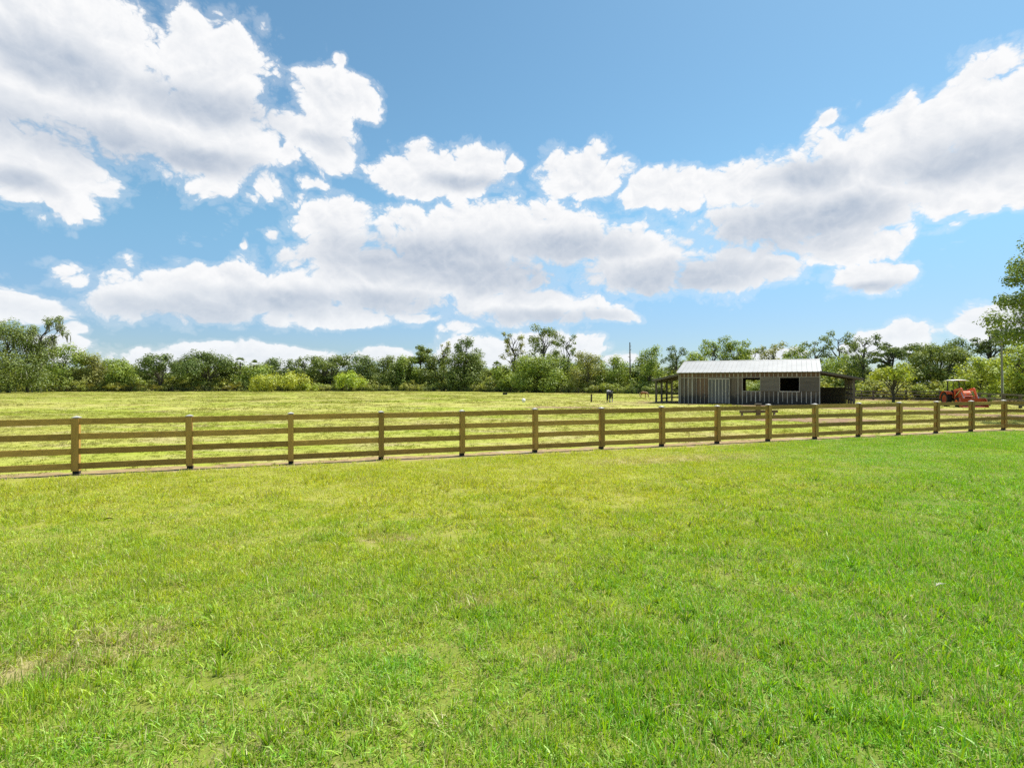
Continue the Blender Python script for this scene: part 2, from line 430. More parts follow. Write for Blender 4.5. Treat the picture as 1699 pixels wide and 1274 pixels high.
def leaf_shader(T, col, trans=.35, rough=.55, gloss=.04):
    d = T.n('ShaderNodeBsdfDiffuse'); t = T.n('ShaderNodeBsdfTranslucent'); T.put(d.inputs[0], col)
    T.put(t.inputs[0], T.hsv(col, .485, 1.1, 1.15))
    m = T.n('ShaderNodeMixShader'); m.inputs[0].default_value = trans
    T.t.links.new(d.outputs[0], m.inputs[1]); T.t.links.new(t.outputs[0], m.inputs[2])
    if gloss:
        gl = T.n('ShaderNodeBsdfGlossy'); gl.inputs['Roughness'].default_value = rough; gl.inputs[0].default_value = (.9,.95,.9,1)
        m2 = T.n('ShaderNodeMixShader'); m2.inputs[0].default_value = gloss
        T.t.links.new(m.outputs[0], m2.inputs[1]); T.t.links.new(gl.outputs[0], m2.inputs[2]); m = m2
    T.t.links.new(m.outputs[0], T.out.inputs[0])
lm, T = new_mat('lawn_blades')
geo = T.n('ShaderNodeNewGeometry'); Pn = geo.outputs['Position']; ri = geo.outputs['Random Per Island']
yf = yellow_field(T, Pn)
dry_spot = 0.0
for c_, u_, ru_, rv_ in STRAW:
    dry_spot = T.m('MULTIPLY_ADD', ellipse(T, Pn, c_, u_, ru_*1.3, rv_*1.5, .5, .0), .38, dry_spot)
c = T.mix(yf, (.235,.475,.022), (.49,.555,.032))
c = T.hsv(c, T.m('MULTIPLY_ADD', ri, .05, .475), .95, T.m('MULTIPLY_ADD', T.m('FRACT', T.m('MULTIPLY', ri, 7.31)), .7, .65))
dry = T.m('GREATER_THAN', T.m('ADD', T.m('FRACT', T.m('MULTIPLY', ri, 13.7)), T.m('MULTIPLY_ADD', T.m('SUBTRACT', T.noise(Pn, 1.1, 4, .65), .5), .9, dry_spot)), .84)
c = T.mix(T.m('MULTIPLY', dry, .85), c, (.50,.44,.20))
leaf_shader(T, c, .42, .5, .03); MAT['lawn'] = lm
pm, T = new_mat('pasture_blades')
geo = T.n('ShaderNodeNewGeometry'); Pn = geo.outputs['Position']; ri = geo.outputs['Random Per Island']
c = T.hsv(pasture_cols(T, Pn), T.m('MULTIPLY_ADD', ri, .04, .48), 1.0, T.m('MULTIPLY_ADD', ri, .6, .7))
leaf_shader(T, c, .38, .6, .02); MAT['pasture'] = pm

def fdist(x, y):
    d1 = -(x*FN.x + y*FN.y) + P1.dot(FN); d2 = -(x*FN2.x + y*FN2.y) + P16.dot(FN2)
    return np.maximum(d1, d2)
def vnoise(x, y, s, seed):                           # cheap smooth value noise
    r = np.random.default_rng(seed); tab = r.random((64, 64))
    x = x*s + 1000; y = y*s + 1000; xi = np.floor(x).astype(int); yi = np.floor(y).astype(int)
    fx = x - xi; fy = y - yi; fx = fx*fx*(3-2*fx); fy = fy*fy*(3-2*fy)
    t = lambda a, b: tab[a % 64, b % 64]
    return (t(xi,yi)*(1-fx) + t(xi+1,yi)*fx)*(1-fy) + (t(xi,yi+1)*(1-fx) + t(xi+1,yi+1)*fx)*fy
def grid_pts(x0, x1, y0, y1, st):
    gx, gy = np.meshgrid(np.arange(x0, x1, st), np.arange(y0, y1, st))
    x = gx.ravel() + rng.uniform(-.5, .5, gx.size)*st; y = gy.ravel() + rng.uniform(-.5, .5, gx.size)*st
    return x, y
def pack(x, y, s, hs, nv, tilt=0.0):
    n = len(x)
    rot = np.stack([rng.normal(0, tilt, n), rng.normal(0, tilt, n), rng.uniform(0, 2*np.pi, n)], 1)
    return np.stack([x, y, np.zeros(n)], 1), rot, np.stack([s, s, s*hs], 1), rng.integers(0, nv, n)

# lawn, near blades and farther tufts in one object
VL = [blades_mesh('lawn_near_%d' % i, 560, .52, .060, .0070, .92, .45, 10+i) for i in range(7)] + \
     [blades_mesh('lawn_mid_%d' % i, 420, .62, .048, .0080, .82, .42, 30+i) for i in range(5)] + \
     [blades_mesh('lawn_clump_%d' % i, 150, .34, .098, .0095, .75, .75, 90+i) for i in range(4)]
x, y = grid_pts(-11, 11, 1.2, 9.4, .28); k = (np.abs(x) < y*1.02 + 1.6) & (rng.random(len(x)) < (9.4-y)/3.6); x = x[k]; y = y[k]
hs = .62 + .85*vnoise(x, y, 1.5, 3)*(.7 + .6*vnoise(x, y, .5, 4)) + .25*np.clip((x-1)/4, 0, 1)
bare = vnoise(x, y, 2.1, 5) > .95
for c, u, ru, rv in STRAW:
    u = Vector(u).normalized(); dx = x - c[0]; dy = y - c[1]
    bare |= (((dx*u.x + dy*u.y)/(ru+.05))**2 + ((-dx*u.y + dy*u.x)/(rv+.03))**2 < 1) & (rng.random(len(x)) < .35)
k = ~bare | (rng.random(len(x)) > .75)
pa = pack(x[k], y[k], np.ones(k.sum()), hs[k], 7, .08)
x, y = grid_pts(-22, 32, 5.4, 30, .34)
fdv = fdist(x, y); k = (np.abs(x) < y*1.0 + 2.5) & (rng.random(len(x)) < (y-5.0)/3.4) & (fdv < -.22 - .65*rng.random(len(x))**.7); x = x[k]; y = y[k]
hs = .5 + .9*vnoise(x, y, 1.1, 6)*(.6 + .7*vnoise(x, y, .35, 7))
pb = pack(x, y, np.ones(len(x)), hs, 5, .08)
x, y = grid_pts(-11, 14, 1.3, 12.5, .36)
k = (np.abs(x) < y*1.02 + 1.4) & (vnoise(x, y, .9, 21) + .25*np.clip(x/5, -.3, 1) + .35*(rng.random(len(x)) - .5) > .58) & (fdist(x, y) < -1); x = x[k]; y = y[k]
pc = pack(x, y, rng.uniform(.7, 1.25, len(x)), rng.uniform(.65, 1.15, len(x)), 4, .1)
gn_scatter('lawn_grass', np.concatenate([pa[0], pb[0], pc[0]]), np.concatenate([pa[1], pb[1], pc[1]]), np.concatenate([pa[2], pb[2], pc[2]]),
           np.concatenate([pa[3], pb[3] + 7, pc[3] + 12]), VL, MAT['lawn'], 'bright green mown lawn grass on the near side of the fence', 'grass')
# pasture
VP = [blades_mesh('pasture_near_%d' % i, 330, .9, .055, .012, .7, .6, 50+i) for i in range(5)] + \
     [blades_mesh('pasture_far_%d' % i, 260, 2.6, .085, .045, .8, .6, 70+i) for i in range(5)]
def in_dirt(x, y):
    bad = np.zeros(len(x), bool)
    for c, u, ru, rv in DIRT:
        u = Vector(u).normalized(); dx = x - c[0]; dy = y - c[1]
        a = (dx*u.x + dy*u.y)/ru; b = (-dx*u.y + dy*u.x)/rv
        bad |= (a*a + b*b + .8*(vnoise(x, y, .35, 9) - .5)) < .85
    return bad
x, y = grid_pts(-42, 50, 10, 42, .62); fdv = fdist(x, y)
k = (np.abs(x) < y*1.0 + 3) & (fdv > .4 + .6*rng.random(len(x))) & ~(in_dirt(x, y) & (rng.random(len(x)) > .12)); x = x[k]; y = y[k]
pa = pack(x, y, np.ones(len(x)), .30 + .8*vnoise(x, y, .9, 11)**2, 5, .1)
x, y = grid_pts(-150, 75, 40, 146, 2.0)
k = (np.abs(x) < y*1.0 + 4) & ~(in_dirt(x, y) & (rng.random(len(x)) > .1)) & (rng.random(len(x)) < .85); x = x[k]; y = y[k]
pb = pack(x, y, np.ones(len(x)), .3 + 1.0*vnoise(x, y, .2, 12)**2, 5, .02)
gn_scatter('pasture_grass', np.concatenate([pa[0], pb[0]]), np.concatenate([pa[1], pb[1]]), np.concatenate([pa[2], pb[2]]),
           np.concatenate([pa[3], pb[3] + 5]), VP, MAT['pasture'], 'short yellow-green grazed pasture grass beyond the wooden fence', 'grass')

# ------------------------------------------------------------------ front fence
fence = empty('wooden_fence', tuple(P1)); tag(fence, 'long new four-rail board fence of yellow-brown timber with pale post caps, crossing the whole field', 'fence')
def fl(p): return p - P1
def fence_post(pos, d, n):
    j = random.uniform(-.012, .012); lean = Vector((random.uniform(-.012, .012), random.uniform(-.008, .008), 0))
    b = fl(pos); M = Matrix.Translation(b) @ Matrix(((d.x, -n.x, lean.x, 0), (d.y, -n.y, lean.y, 0), (0, 0, 1, 0), (0, 0, 0, 1)))
    mb = MB(); mb.box((-.062, .019, .0), (.062, .139, 1.36+j), M)
    po = mb.build('post', MAT['post'], fence)
    mb = MB(); mb.box((-.066, .016, -.02), (.066, .143, .075), M); mb.build('post_foot', MAT['tar'], po)
    mb = MB(); mb.box((-.072, -.052, .085), (.072, -.022, 1.345+j), M); mb.build('face_board', MAT['post'], po)
    mb = MB(); t = 1.362 + j
    mb.box((-.078, -.03, t), (.078, .155, t+.018), M)
    v = [M @ Vector(q) for q in ((-.07,-.024,t+.018),(.07,-.024,t+.018),(.07,.149,t+.018),(-.07,.149,t+.018),(0,.062,t+.05))]
    mb.add(v, [(0,1,4),(1,2,4),(2,3,4),(3,0,4)])
    mb.build('post_cap', MAT['cap'], po)
def fence_rails(a, b, n):
    a = fl(a); b = fl(b); d = (b - a).normalized()
    for h in (1.275, .915, .555, .198):
        z0 = h + random.uniform(-.008, .008); z1 = h + random.uniform(-.008, .008)
        mb = MB(); g = d*.002
        p = a + g; q = b - g; th = n*.036/2
        hh = .0735
        segs = 6; vs = []; fs = []
        bow = random.uniform(-.008, .008)
        for i in range(segs + 1):
            t = i/segs; c = p.lerp(q, t) + Vector((0, 0, z0 + (z1 - z0)*t + bow*math.sin(math.pi*t)))
            for sx, sz in ((-1,-1),(1,-1),(1,1),(-1,1)): vs.append(c + th*sx + Vector((0, 0, hh*sz)))
        for i in range(segs):
            o = i*4
            for k2 in range(4): fs.append((o+k2, o+(k2+1)%4, o+4+(k2+1)%4, o+4+k2))
        fs += [(3,2,1,0), tuple(segs*4 + z for z in range(4))]
        mb.add(vs, fs); mb.build('rail', MAT['rail'], fence)
run = [P1 + FD*SPAN*i for i in range(-2, 16)]
for i, p in enumerate(run):
    fence_post(p, FD, FN)
    if i: fence_rails(run[i-1], p, FN)
run2 = [P16 + FD2*SPAN*i for i in range(0, 4)]
for i, p in enumerate(run2[1:]):
    fence_post(p, FD2, FN2)
    fence_rails(run2[i] + (FD2*.05 if i == 0 else Vector()), p, FN2)

# ------------------------------------------------------------------ dark rail fence beyond the tractor, two runs
def rail_fence(name, pts, label, nrails=3, h=1.25, first=Vector()):
    e = empty(name, tuple(pts[0])); tag(e, label, 'fence', None)
    o = pts[0]
    for i, p in enumerate(pts):
        mb = MB(); q = p - o
        mb.box((q.x-.09, q.y-.09, -.05), (q.x+.09, q.y+.09, h + random.uniform(-.05, .06))); mb.build('post', MAT['dark_post'], e)
        if i:
            a = pts[i-1] - o; d = (q - a).normalized(); n = Vector((d.y, -d.x, 0))*.115
            for k in range(nrails):
                z = h*(.92 - .34*k) + random.uniform(-.02, .02)
                mb = MB(); mb.bar(a + n + Vector((0,0,z)), q + n + Vector((0,0,z + random.uniform(-.03,.03))), .035, .15); mb.build('rail', MAT['dark_rail'], e)
def along(pts, step):
    out = []; pts = [Vector((*p, 0)) for p in pts]
    for a, b in zip(pts, pts[1:]):
        n = max(1, round((b-a).length/step)); out += [a.lerp(b, i/n) for i in range(n)]
    return out + [pts[-1]]
rail_fence('rail_fence', along([at(1405, 74), at(1449, 72.5), at(1560, 69), at(1600, 66)], 2.95), 'dark weathered three-rail fence behind the orange tractor and barn')
rail_fence('rail_fence', along([at(1610, 58.5), at(1641, 54), at(1693, 48), at(1760, 43)], 2.95), 'dark post and grey rail fence at the right edge beside the utility pole')

# ------------------------------------------------------------------ far wire fence
LINE = [(-200,133),(-133,141),(-67,152),(-17,150),(4,132),(26,112),(40,88),(48,74.5)]
wire_m = plain_mat('fence_wire', (.16,.16,.15), .6, .6, .2, 3)
wf = empty('wire_fence', (*LINE[0], 0)); tag(wf, 'thin post and wire fence along the far edge of the pasture, before the trees', 'fence')
wp = along(LINE, 5.2); o0 = wp[0]
kp = [p for p in wp if abs(p.x) < p.y*1.02 + 6]
for i, p in enumerate(kp):
    q = p - o0; h = 1.3 + random.uniform(-.15, .2); r = random.uniform(.055, .09); l = Vector((random.uniform(-.05,.05), random.uniform(-.05,.05), 0))
    mb = MB(); mb.tube([q - Vector((0,0,.1)), q + l + Vector((0,0,h))], [r, r*.85], 6); mb.build('post', MAT['dark_post'], wf)
mb = MB()
for a, b in zip(kp, kp[1:]):
    for z in (.15, .4, .65, .9, 1.15): mb.bar(a - o0 + Vector((0,0,z)), b - o0 + Vector((0,0,z)), .018, .018)
    for k in range(1, 6):
        c = a.lerp(b, k/6) - o0; mb.bar(c + Vector((0,0,.1)), c + Vector((0,0,1.15)), .014, .014, (1,0,0))
mb.build('wire', wire_m, wf)

# ------------------------------------------------------------------ barn
def siding_mat():
    m, T = new_mat('weathered_siding')
    co = obj_co(T); s = T.n('ShaderNodeSeparateXYZ'); T.put(s.inputs[0], co)
    cell = T.m('FLOOR', T.m('MULTIPLY', s.outputs[0], 1/.42))
    wn = T.n('ShaderNodeTexWhiteNoise', noise_dimensions='1D'); T.put(wn.inputs['W'], cell)
    g = T.noise(T.scale(co, (9, 9, .8)), 1, 5, .65, .8)
    c = T.mix(T.ramp(g, .3, .7), (.105,.083,.058), (.185,.152,.113))
    c = T.hsv(c, .5, 1, T.m('MULTIPLY_ADD', wn.outputs['Value'], .5, .75))
    br = T.m('MULTIPLY', T.ramp(s.outputs[0], 1.6, 2.2), T.ramp(s.outputs[0], 4.3, 3.9))
    br = T.m('MAXIMUM', T.m('MULTIPLY', br, .75), T.m('MULTIPLY', T.ramp(s.outputs[2], 2.78, 2.84), .75))
    c = T.mix(br, c, (.19,.115,.07))
    splash = T.m('ADD', s.outputs[2], T.m('MULTIPLY', T.noise(T.scale(co, (1.2, 1, .6)), 1.4, 5, .7), -1.6))
    c = T.mix(T.ramp(splash, .45, -.25, 0, .85), c, (.04,.04,.038))
    principled(T, c, .85, 0, g, .3, .01, .2)
    return m
MAT['siding'] = siding_mat()
MAT['batten'] = wood_mat('pale_batten', (.36,.33,.28), (.52,.485,.42), (9, 9, .7), knots=.1)
MAT['ply'] = wood_mat('weathered_plywood', (.135,.118,.092), (.195,.175,.14), (.8, 9, 7), knots=.3)
MAT['door'] = wood_mat('grey_door_boards', (.135,.13,.12), (.20,.195,.18), (9, 9, .7), knots=.1)
MAT['roof'] = plain_mat('white_metal_roof', (.33,.33,.32), .5, .1, .08, .7, .4, (.26,.25,.23), .25)
MAT['lean_roof'] = plain_mat('grey_metal_roof', (.14,.14,.14), .5, .2, .15, .8, .4, (.2,.17,.14), .4)
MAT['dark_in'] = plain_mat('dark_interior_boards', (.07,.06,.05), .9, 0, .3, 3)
bz = math.atan2(BU.y, BU.x)
barn = empty('barn', tuple(BF), bz); tag(barn, 'weathered grey board barn with white metal roof and open lean-to on each end', 'barn')
WT = 3.25; EAVE = 3.3; RIDGE = 4.72; HW = BD/2
# front wall with two window openings: x measured from the left corner
def xf(px):                                         # photo column -> distance along the front
    t = (px-CX)/F; return (t*BF.y - BF.x)/(BU.x - t*BU.y)
W1 = (xf(1232), xf(1261)); W2 = (xf(1294), xf(1326)); ZB, ZT = 1.42, 2.78
mb = MB()
mb.box((0,0,0), (W1[0],.1,WT)); mb.box((W1[0],0,0), (BL,.1,ZB)); mb.box((W1[0],0,ZT), (BL,.1,WT))
mb.box((W1[1],0,ZB), (W2[0],.1,ZT)); mb.box((W2[1],0,ZB), (BL,.1,ZT))
mb.build('front_wall', MAT['siding'], barn)
mb = MB()
mb.box((0,BD-.1,0), (W1[0]-.3,BD,WT)); mb.box((W1[0]-.3,BD-.1,0), (W1[1]+.9,BD,1.1)); mb.box((W1[0]-.3,BD-.1,2.6), (W1[1]+.9,BD,WT)); mb.box((W1[1]+.9,BD-.1,0), (BL,BD,WT))
mb.build('back_wall', MAT['siding'], barn)
for x0 in (0, BL-.1):
    mb = MB(); mb.prism([(0.1,0),(BD-.1,0),(BD-.1,WT),(HW,RIDGE-.12),(.1,WT)], x0, x0+.1, Matrix(((0,1,0,0),(1,0,0,0),(0,0,1,0),(0,0,0,1))))
    mb.build('end_wall', MAT['siding'], barn)
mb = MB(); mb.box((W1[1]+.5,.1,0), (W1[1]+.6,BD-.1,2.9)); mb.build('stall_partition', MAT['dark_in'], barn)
# battens on the front: pale strips over the board joints
xs = np.arange(.16, BL, .42)
for x in xs:
    w = random.uniform(.03, .055)
    lo = .04; mb = MB()
    if 3.55 < x < 6.0: mb.box((x-w,-.028,2.86), (x+w,0,WT-.02)); mb.build('batten', MAT['batten'], barn); continue
    if 1.75 < x < 3.55: w *= .55
    if x < W1[0]:
        mb.box((x-w,-.028,lo), (x+w,0,2.76)); mb.build('batten', MAT['batten'], barn); mb = MB(); mb.box((x-w,-.028,2.86), (x+w,0,WT-.02))
    else:
        mb.box((x-w,-.028,lo + random.uniform(0,.35)), (x+w,0,ZB-.06)); mb.build('batten', MAT['batten'], barn); mb = MB(); mb.box((x-w,-.028,ZT+.1), (x+w,0,WT-.02))
    mb.build('batten', MAT['batten'], barn)
mb = MB(); mb.box((0,-.034,2.775), (BL,-.001,2.845)); mb.build('trim_band', MAT['batten'], barn)
mb = MB(); mb.box((-.05,-.05,WT), (BL+.05,.1,WT+.16)); mb.build('eave_board', MAT['barn_post'], barn)
# sliding door with pale battens
mb = MB(); mb.box((xf(1175),-.075,.1), (xf(1211),-.03,2.72)); dr = mb.build('door', MAT['door'], barn)
dx0, dx1 = xf(1175), xf(1211)
for x in np.linspace(dx0+.05, dx1-.05, 7): mb = MB(); mb.box((x-.04,-.097,.12), (x+.04,-.075,2.6)); mb.build('door_batten', MAT['batten'], dr)
mb = MB(); mb.box((dx0,-.1,2.62), (dx1,-.075,2.72)); mb.build('door_rail', MAT['batten'], dr)
mb = MB(); mb.box((dx1-.12,-.14,.95), (dx1-.07,-.10,1.25)); mb.build('handle', MAT['cap'], dr)
mb = MB(); mb.box((xf(1209),-.10,.05), (xf(1209)+.10,-.03,.75)); mb.build('door_stop', MAT['batten'], barn)
# plywood shutters beside the openings
for a, b in ((W1[1], W2[0]), (W2[1], BL)):
    mb = MB(); mb.box((a+.04,-.06,ZB-.02), (b-.04,-.002,ZT-.03)); sh_ = mb.build('shutter', MAT['ply'], barn)
    mb = MB()
    for z in (ZB+.45, ZB+.9): mb.box((a+.06,-.072,z), (b-.06,-.06,z+.035))
    mb.build('shutter_rail', MAT['ply'], sh_)
for a, b in (W1, W2):
    mb = MB(); mb.box((a-.06,-.04,ZB-.09), (b+.06,.12,ZB)); mb.box((a-.07,-.04,ZB), (a,.12,ZT)); mb.box((b,-.04,ZB), (b+.07,.12,ZT))
    mb.build('window_frame', MAT['batten'], barn)
# corner posts
for x in (-.04, BL-.06):
    mb = MB(); mb.box((x,-.036,0), (x+.10,-.001,WT)); mb.build('corner_board', MAT['batten'], barn)
# main roof: two slopes with raised ribs
def slope(name, y0, z0, y1, z1, x0, x1, mat, ribs=True, along_x=False, rib=.30):
    mb = MB(); th = .035
    a = Vector((0,y0,z0)); b = Vector((0,y1,z1)); d = (b-a).normalized(); n = Vector((0,-d.z,d.y))
    if n.z < 0: n = -n
    vs = []
    for x in (x0, x1):
        for p in (a, b):
            vs.append(Vector((x,0,0)) + p); vs.append(Vector((x,0,0)) + p + n*th)
    mb.add(vs, [(0,2,3,1),(4,5,7,6),(0,1,5,4),(2,6,7,3),(1,3,7,5),(0,4,6,2)])
    x = x0 + .02
    while x < x1:
        mb.bar(Vector((x,0,0)) + a + n*(th+.018), Vector((x,0,0)) + b + n*(th+.018), .06, .045, n); x += rib*1.5
    return mb.build(name, mat, barn)
slope('roof_slope', -.42, EAVE+.03, HW, RIDGE, -.18, BL+.16, MAT['roof'])
slope('roof_slope', BD+.42, EAVE+.03, HW, RIDGE, -.18, BL+.16, MAT['roof'])
mb = MB(); mb.prism([(HW-.22,RIDGE-.01),(HW,RIDGE+.075),(HW+.22,RIDGE-.01),(HW,RIDGE+.055)], -.2, BL+.18, Matrix(((0,1,0,0),(1,0,0,0),(0,0,1,0),(0,0,0,1))))
mb.build('ridge_cap', MAT['roof'], barn)
# lean-tos
def leanto(sgn, x0, reach, post_at, zin, zout):
    x1 = x0 + sgn*reach
    a = Vector((x0+sgn*.02, 0, zin)); b = Vector((x1, 0, zout)); d = (b-a).normalized(); n = Vector((-d.z,0,d.x))
    if n.z < 0: n = -n
    mb = MB(); vs = []
    for y in (-.5, BD+.3):
        for p in (a, b): vs += [Vector((0,y,0))+p, Vector((0,y,0))+p+n*.05]
    mb.add(vs, [(0,2,3,1),(4,5,7,6),(0,1,5,4),(2,6,7,3),(1,3,7,5),(0,4,6,2)])
    y = -.4
    while y < BD+.2:
        mb.bar(a+n*.065+Vector((0,y,0)), b+n*.065+Vector((0,y,0)), .06, .03, n); y += .45
    mb.build('lean_to_roof', MAT['lean_roof'], barn)
    mb = MB()
    for y in (-.42, BD*.33, BD*.66, BD+.15):
        mb.bar(a - n*.07 + Vector((0,y,0)), b - n*.07 + Vector((0,y,0)), .05, .13, n)
    xp = x0 + sgn*post_at
    zp = zin + (zout-zin)*(post_at/reach)
    mb.bar((xp,-.35,zp-.22), (xp,BD+.2,zp-.22), .06, .16); mb.build('rafter', MAT['barn_post'], barn)
    for y in (-.05, BD*.31, BD*.63, BD-.1):
        mb = MB(); mb.box((xp-.1,y-.1,-.05), (xp+.1,y+.1,zp-.14)); mb.build('lean_to_post', MAT['barn_post'], barn)
    return xp
xl = leanto(-1, 0, 2.85, 2.45, 3.18, 2.52)
xr = leanto(1, BL, 3.62, 2.85, 3.36, 2.62)
mb = MB()
for z in (.45, .95, 1.45): mb.box((xl+.1,BD-.28,z-.08), (-.02,BD-.22,z+.08))
for z in (.45, .95): mb.box((xl-.02,BD*.31+.1,z-.07), (xl+.03,BD-.2,z+.07))
mb.build('stall_rail', MAT['barn_post'], barn)
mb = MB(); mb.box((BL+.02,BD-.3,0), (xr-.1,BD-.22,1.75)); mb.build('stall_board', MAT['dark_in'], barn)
mb = MB()
for z in (.5, 1.1, 1.6): mb.box((xr+.10,.05,z-.09), (xr+.14,BD-.2,z+.09))
mb.build('stall_rail', MAT['barn_post'], barn)

# ------------------------------------------------------------------ tractor
ORANGE = plain_mat('orange_paint', (.66,.088,.02), .35, 0, .12, 3, .5, (.30,.12,.06), .35)
PALEOR = plain_mat('sun_bleached_orange_paint', (.75,.14,.04), .42, 0, .12, 3, .5, (.45,.2,.12), .3)
REDDK = plain_mat('rusty_red_paint', (.36,.05,.022), .5, 0, .2, 4, .4, (.14,.05,.03), .5)
RUBBER = plain_mat('tyre_rubber', (.022,.021,.02), .85, 0, .2, 8, .3, (.10,.08,.06), .35)
BLACK = plain_mat('black_metal', (.03,.03,.03), .5, .2, .2, 8)
CANVAS = plain_mat('white_canopy_plastic', (.78,.77,.73), .5, 0, .05, 2)
GLASSY = plain_mat('lamp_glass', (.7,.7,.66), .15, 0, .05, 2, .8)
STEEL = plain_mat('hydraulic_steel', (.55,.55,.54), .25, .9, .1, 5)
tx, ty = at(1586, 52.0)
tr = empty('tractor', (tx, ty, 0), math.atan2(-.965, -.26)); tag(tr, 'orange compact tractor with front loader bucket and white canopy, parked behind the fence', 'tractor')
# local: +x forward, y left, rear axle near x=0
def wheel(x, y, r, w, lugs, sgn, name):
    M = Matrix.Translation((x, y, r))
    mb = MB(); mb.lathe([(r*.6,-w*.42),(r*.72,-w*.5),(r*.9,-w*.48),(r*.96,-w*.36),(r*.965,0),(r*.96,w*.36),(r*.9,w*.48),(r*.72,w*.5),(r*.6,w*.42)], 32, M)
    for k in range(lugs):
        t = 2*math.pi*k/lugs
        for s2 in (-1, 1):
            t2 = t + (math.pi/lugs if s2 > 0 else 0)
            p0 = M @ Vector((r*.975*math.cos(t2), 0, r*.975*math.sin(t2))); t3 = t2 - .30
            p1 = M @ Vector((r*.95*math.cos(t3), s2*w*.5, r*.95*math.sin(t3)))
            up = Vector((math.cos(t2), 0, math.sin(t2)))
            mb.bar(p0, p1, r*.055, r*.075, up)
    wl = mb.build('wheel', RUBBER, tr, smooth=False)
    mb = MB(); h = w*.36*sgn
    mb.lathe([(0.001,h*.55),(r*.16,h*.55),(r*.18,h*.3),(r*.44,h*.35),(r*.5,h*.95),(r*.61,h*1.18),(r*.62,h*.9),(r*.6,-h)], 28, M)
    mb.build('rim', REDDK if r > .5 else PALEOR, wl, smooth=True)
for s in (-1, 1):
    wheel(0, s*.78, .68, .42, 14, s, 'wheel'); wheel(1.75, s*.66, .44, .26, 12, s, 'wheel')
mb = MB(); mb.prism([(-.25,.5),(.3,.42),(2.0,.45),(2.0,.75),(.5,.95),(-.3,.95)], -.22, .22)
mb.tube([(0,-.75,.68),(0,.75,.68)], .09, 10); mb.tube([(1.75,-.62,.44),(1.75,.62,.44)], .07, 10); mb.build('chassis', BLACK, tr)
mb = MB(); mb.prism([(.75,.80),(2.08,.72),(2.12,1.15),(2.0,1.36),(1.6,1.45),(.75,1.50)], -.30, .30); hd = mb.build('hood', PALEOR, tr)
mb = MB(); mb.box((2.105,-.24,.80), (2.135,.24,1.12)); mb.build('grille', BLACK, hd)
for s in (-1, 1):
    mb = MB(); mb.box((2.06,s*.2-.07,1.17), (2.10,s*.2+.07,1.27)); mb.build('headlight', GLASSY, hd)
for s in (-1, 1):
    mb = MB(); pts = []
    for k in range(9):
        t = R(38 + k*17.5); pts.append((.80*math.cos(t), .68 + .80*math.sin(t)))
    inner = [(x*.96, .68 + (z-.68)*.96) for x, z in reversed(pts)]
    for (a, b) in zip(range(8), range(1, 9)):
        q = [pts[a], pts[b], inner[8-b], inner[8-a]]; mb.prism(q, min(s*.5, s*1.0), max(s*.5, s*1.0))
    mb.box((-.5,min(s*.46,s*.5),.75), (.45,max(s*.46,s*.5),1.25)); mb.build('fender', ORANGE, tr)
mb = MB(); mb.box((-.3,-.46,.92), (.75,.46,.98)); mb.build('floor_plate', BLACK, tr)
mb = MB(); mb.box((-.35,-.25,1.02), (.12,.25,1.14)); mb.box((-.45,-.24,1.1), (-.33,.24,1.55)); mb.build('seat', BLACK, tr)
mb = MB(); mb.box((.58,-.2,1.0), (.78,.2,1.55)); mb.build('dashboard', BLACK, tr)
mb = MB(); Ms = Matrix.Translation((.48,0,1.62)) @ Matrix.Rotation(R(-60), 4, 'Y')
ring = [Ms @ Vector((0, .2*math.cos(t), .2*math.sin(t))) for t in np.linspace(0, 2*math.pi, 21)]
mb.tube(ring, .018, 6); mb.tube([(.7,0,1.5),(.48,0,1.62)], .02, 6); mb.build('steering_wheel', BLACK, tr)
mb = MB()
for s in (-1, 1):
    mb.bar((-.42,s*.48,.9), (-.5,s*.48,2.42), .07, .07); mb.bar((.62,s*.46,.98), (.55,s*.48,2.42), .04, .04)
mb.bar((-.5,-.48,2.42), (-.5,.48,2.42), .07, .07); mb.bar((.55,-.48,2.42), (.55,.48,2.42), .04, .04); mb.build('roll_bar', BLACK, tr)
mb = MB(); n = 7
vs = []; fs = []
for i in range(n):
    for j in range(n):
        u = i/(n-1)*2-1; v = j/(n-1)*2-1; vs.append((.05+u*.85, v*.68, 2.56 - .05*(u**4) - .07*(v**4)))
for i in range(n-1):
    for j in range(n-1): fs.append((i*n+j, (i+1)*n+j, (i+1)*n+j+1, i*n+j+1))
mb.add(vs, fs); cn = mb.build('canopy', CANVAS, tr, smooth=True, fix=False)
sm = cn.modifiers.new('thickness', 'SOLIDIFY'); sm.thickness = .05
mb = MB(); mb.tube([(1.3,.24,1.4),(1.3,.24,1.75)], .035, 8); mb.build('exhaust', BLACK, tr)
for s in (-1, 1):
    mb = MB(); mb.bar((.95,s*.47,.55), (.85,s*.47,1.55), .09, .2, (1,0,0)); mb.build('loader_upright', ORANGE, tr)
    mb = MB(); mb.prism([(.75,1.46),(.82,1.62),(1.95,1.78),(2.15,1.74),(2.85,.42),(2.72,.34),(1.98,1.54),(1.8,1.58)], s*.50-.045, s*.50+.045); mb.build('loader_arm', PALEOR, tr)
    mb = MB(); mb.tube([(.95,s*.50,.95),(1.9,s*.50,1.55)], .04, 8); mb.tube([(2.2,s*.56,1.35),(2.72,s*.56,.75)], .035, 8); mb.build('hydraulic_ram', STEEL, tr)
mb = MB(); mb.tube([(2.42,-.5,1.0),(2.42,.5,1.0)], .05, 8); mb.tube([(2.15,-.5,1.5),(2.15,.5,1.5)], .03, 8); mb.build('cross_tube', ORANGE, tr)
mb = MB()
prof = [(2.78,.82),(2.72,.30),(2.82,.08),(3.35,.05),(3.36,.07),(2.86,.12),(2.77,.32),(2.83,.82)]
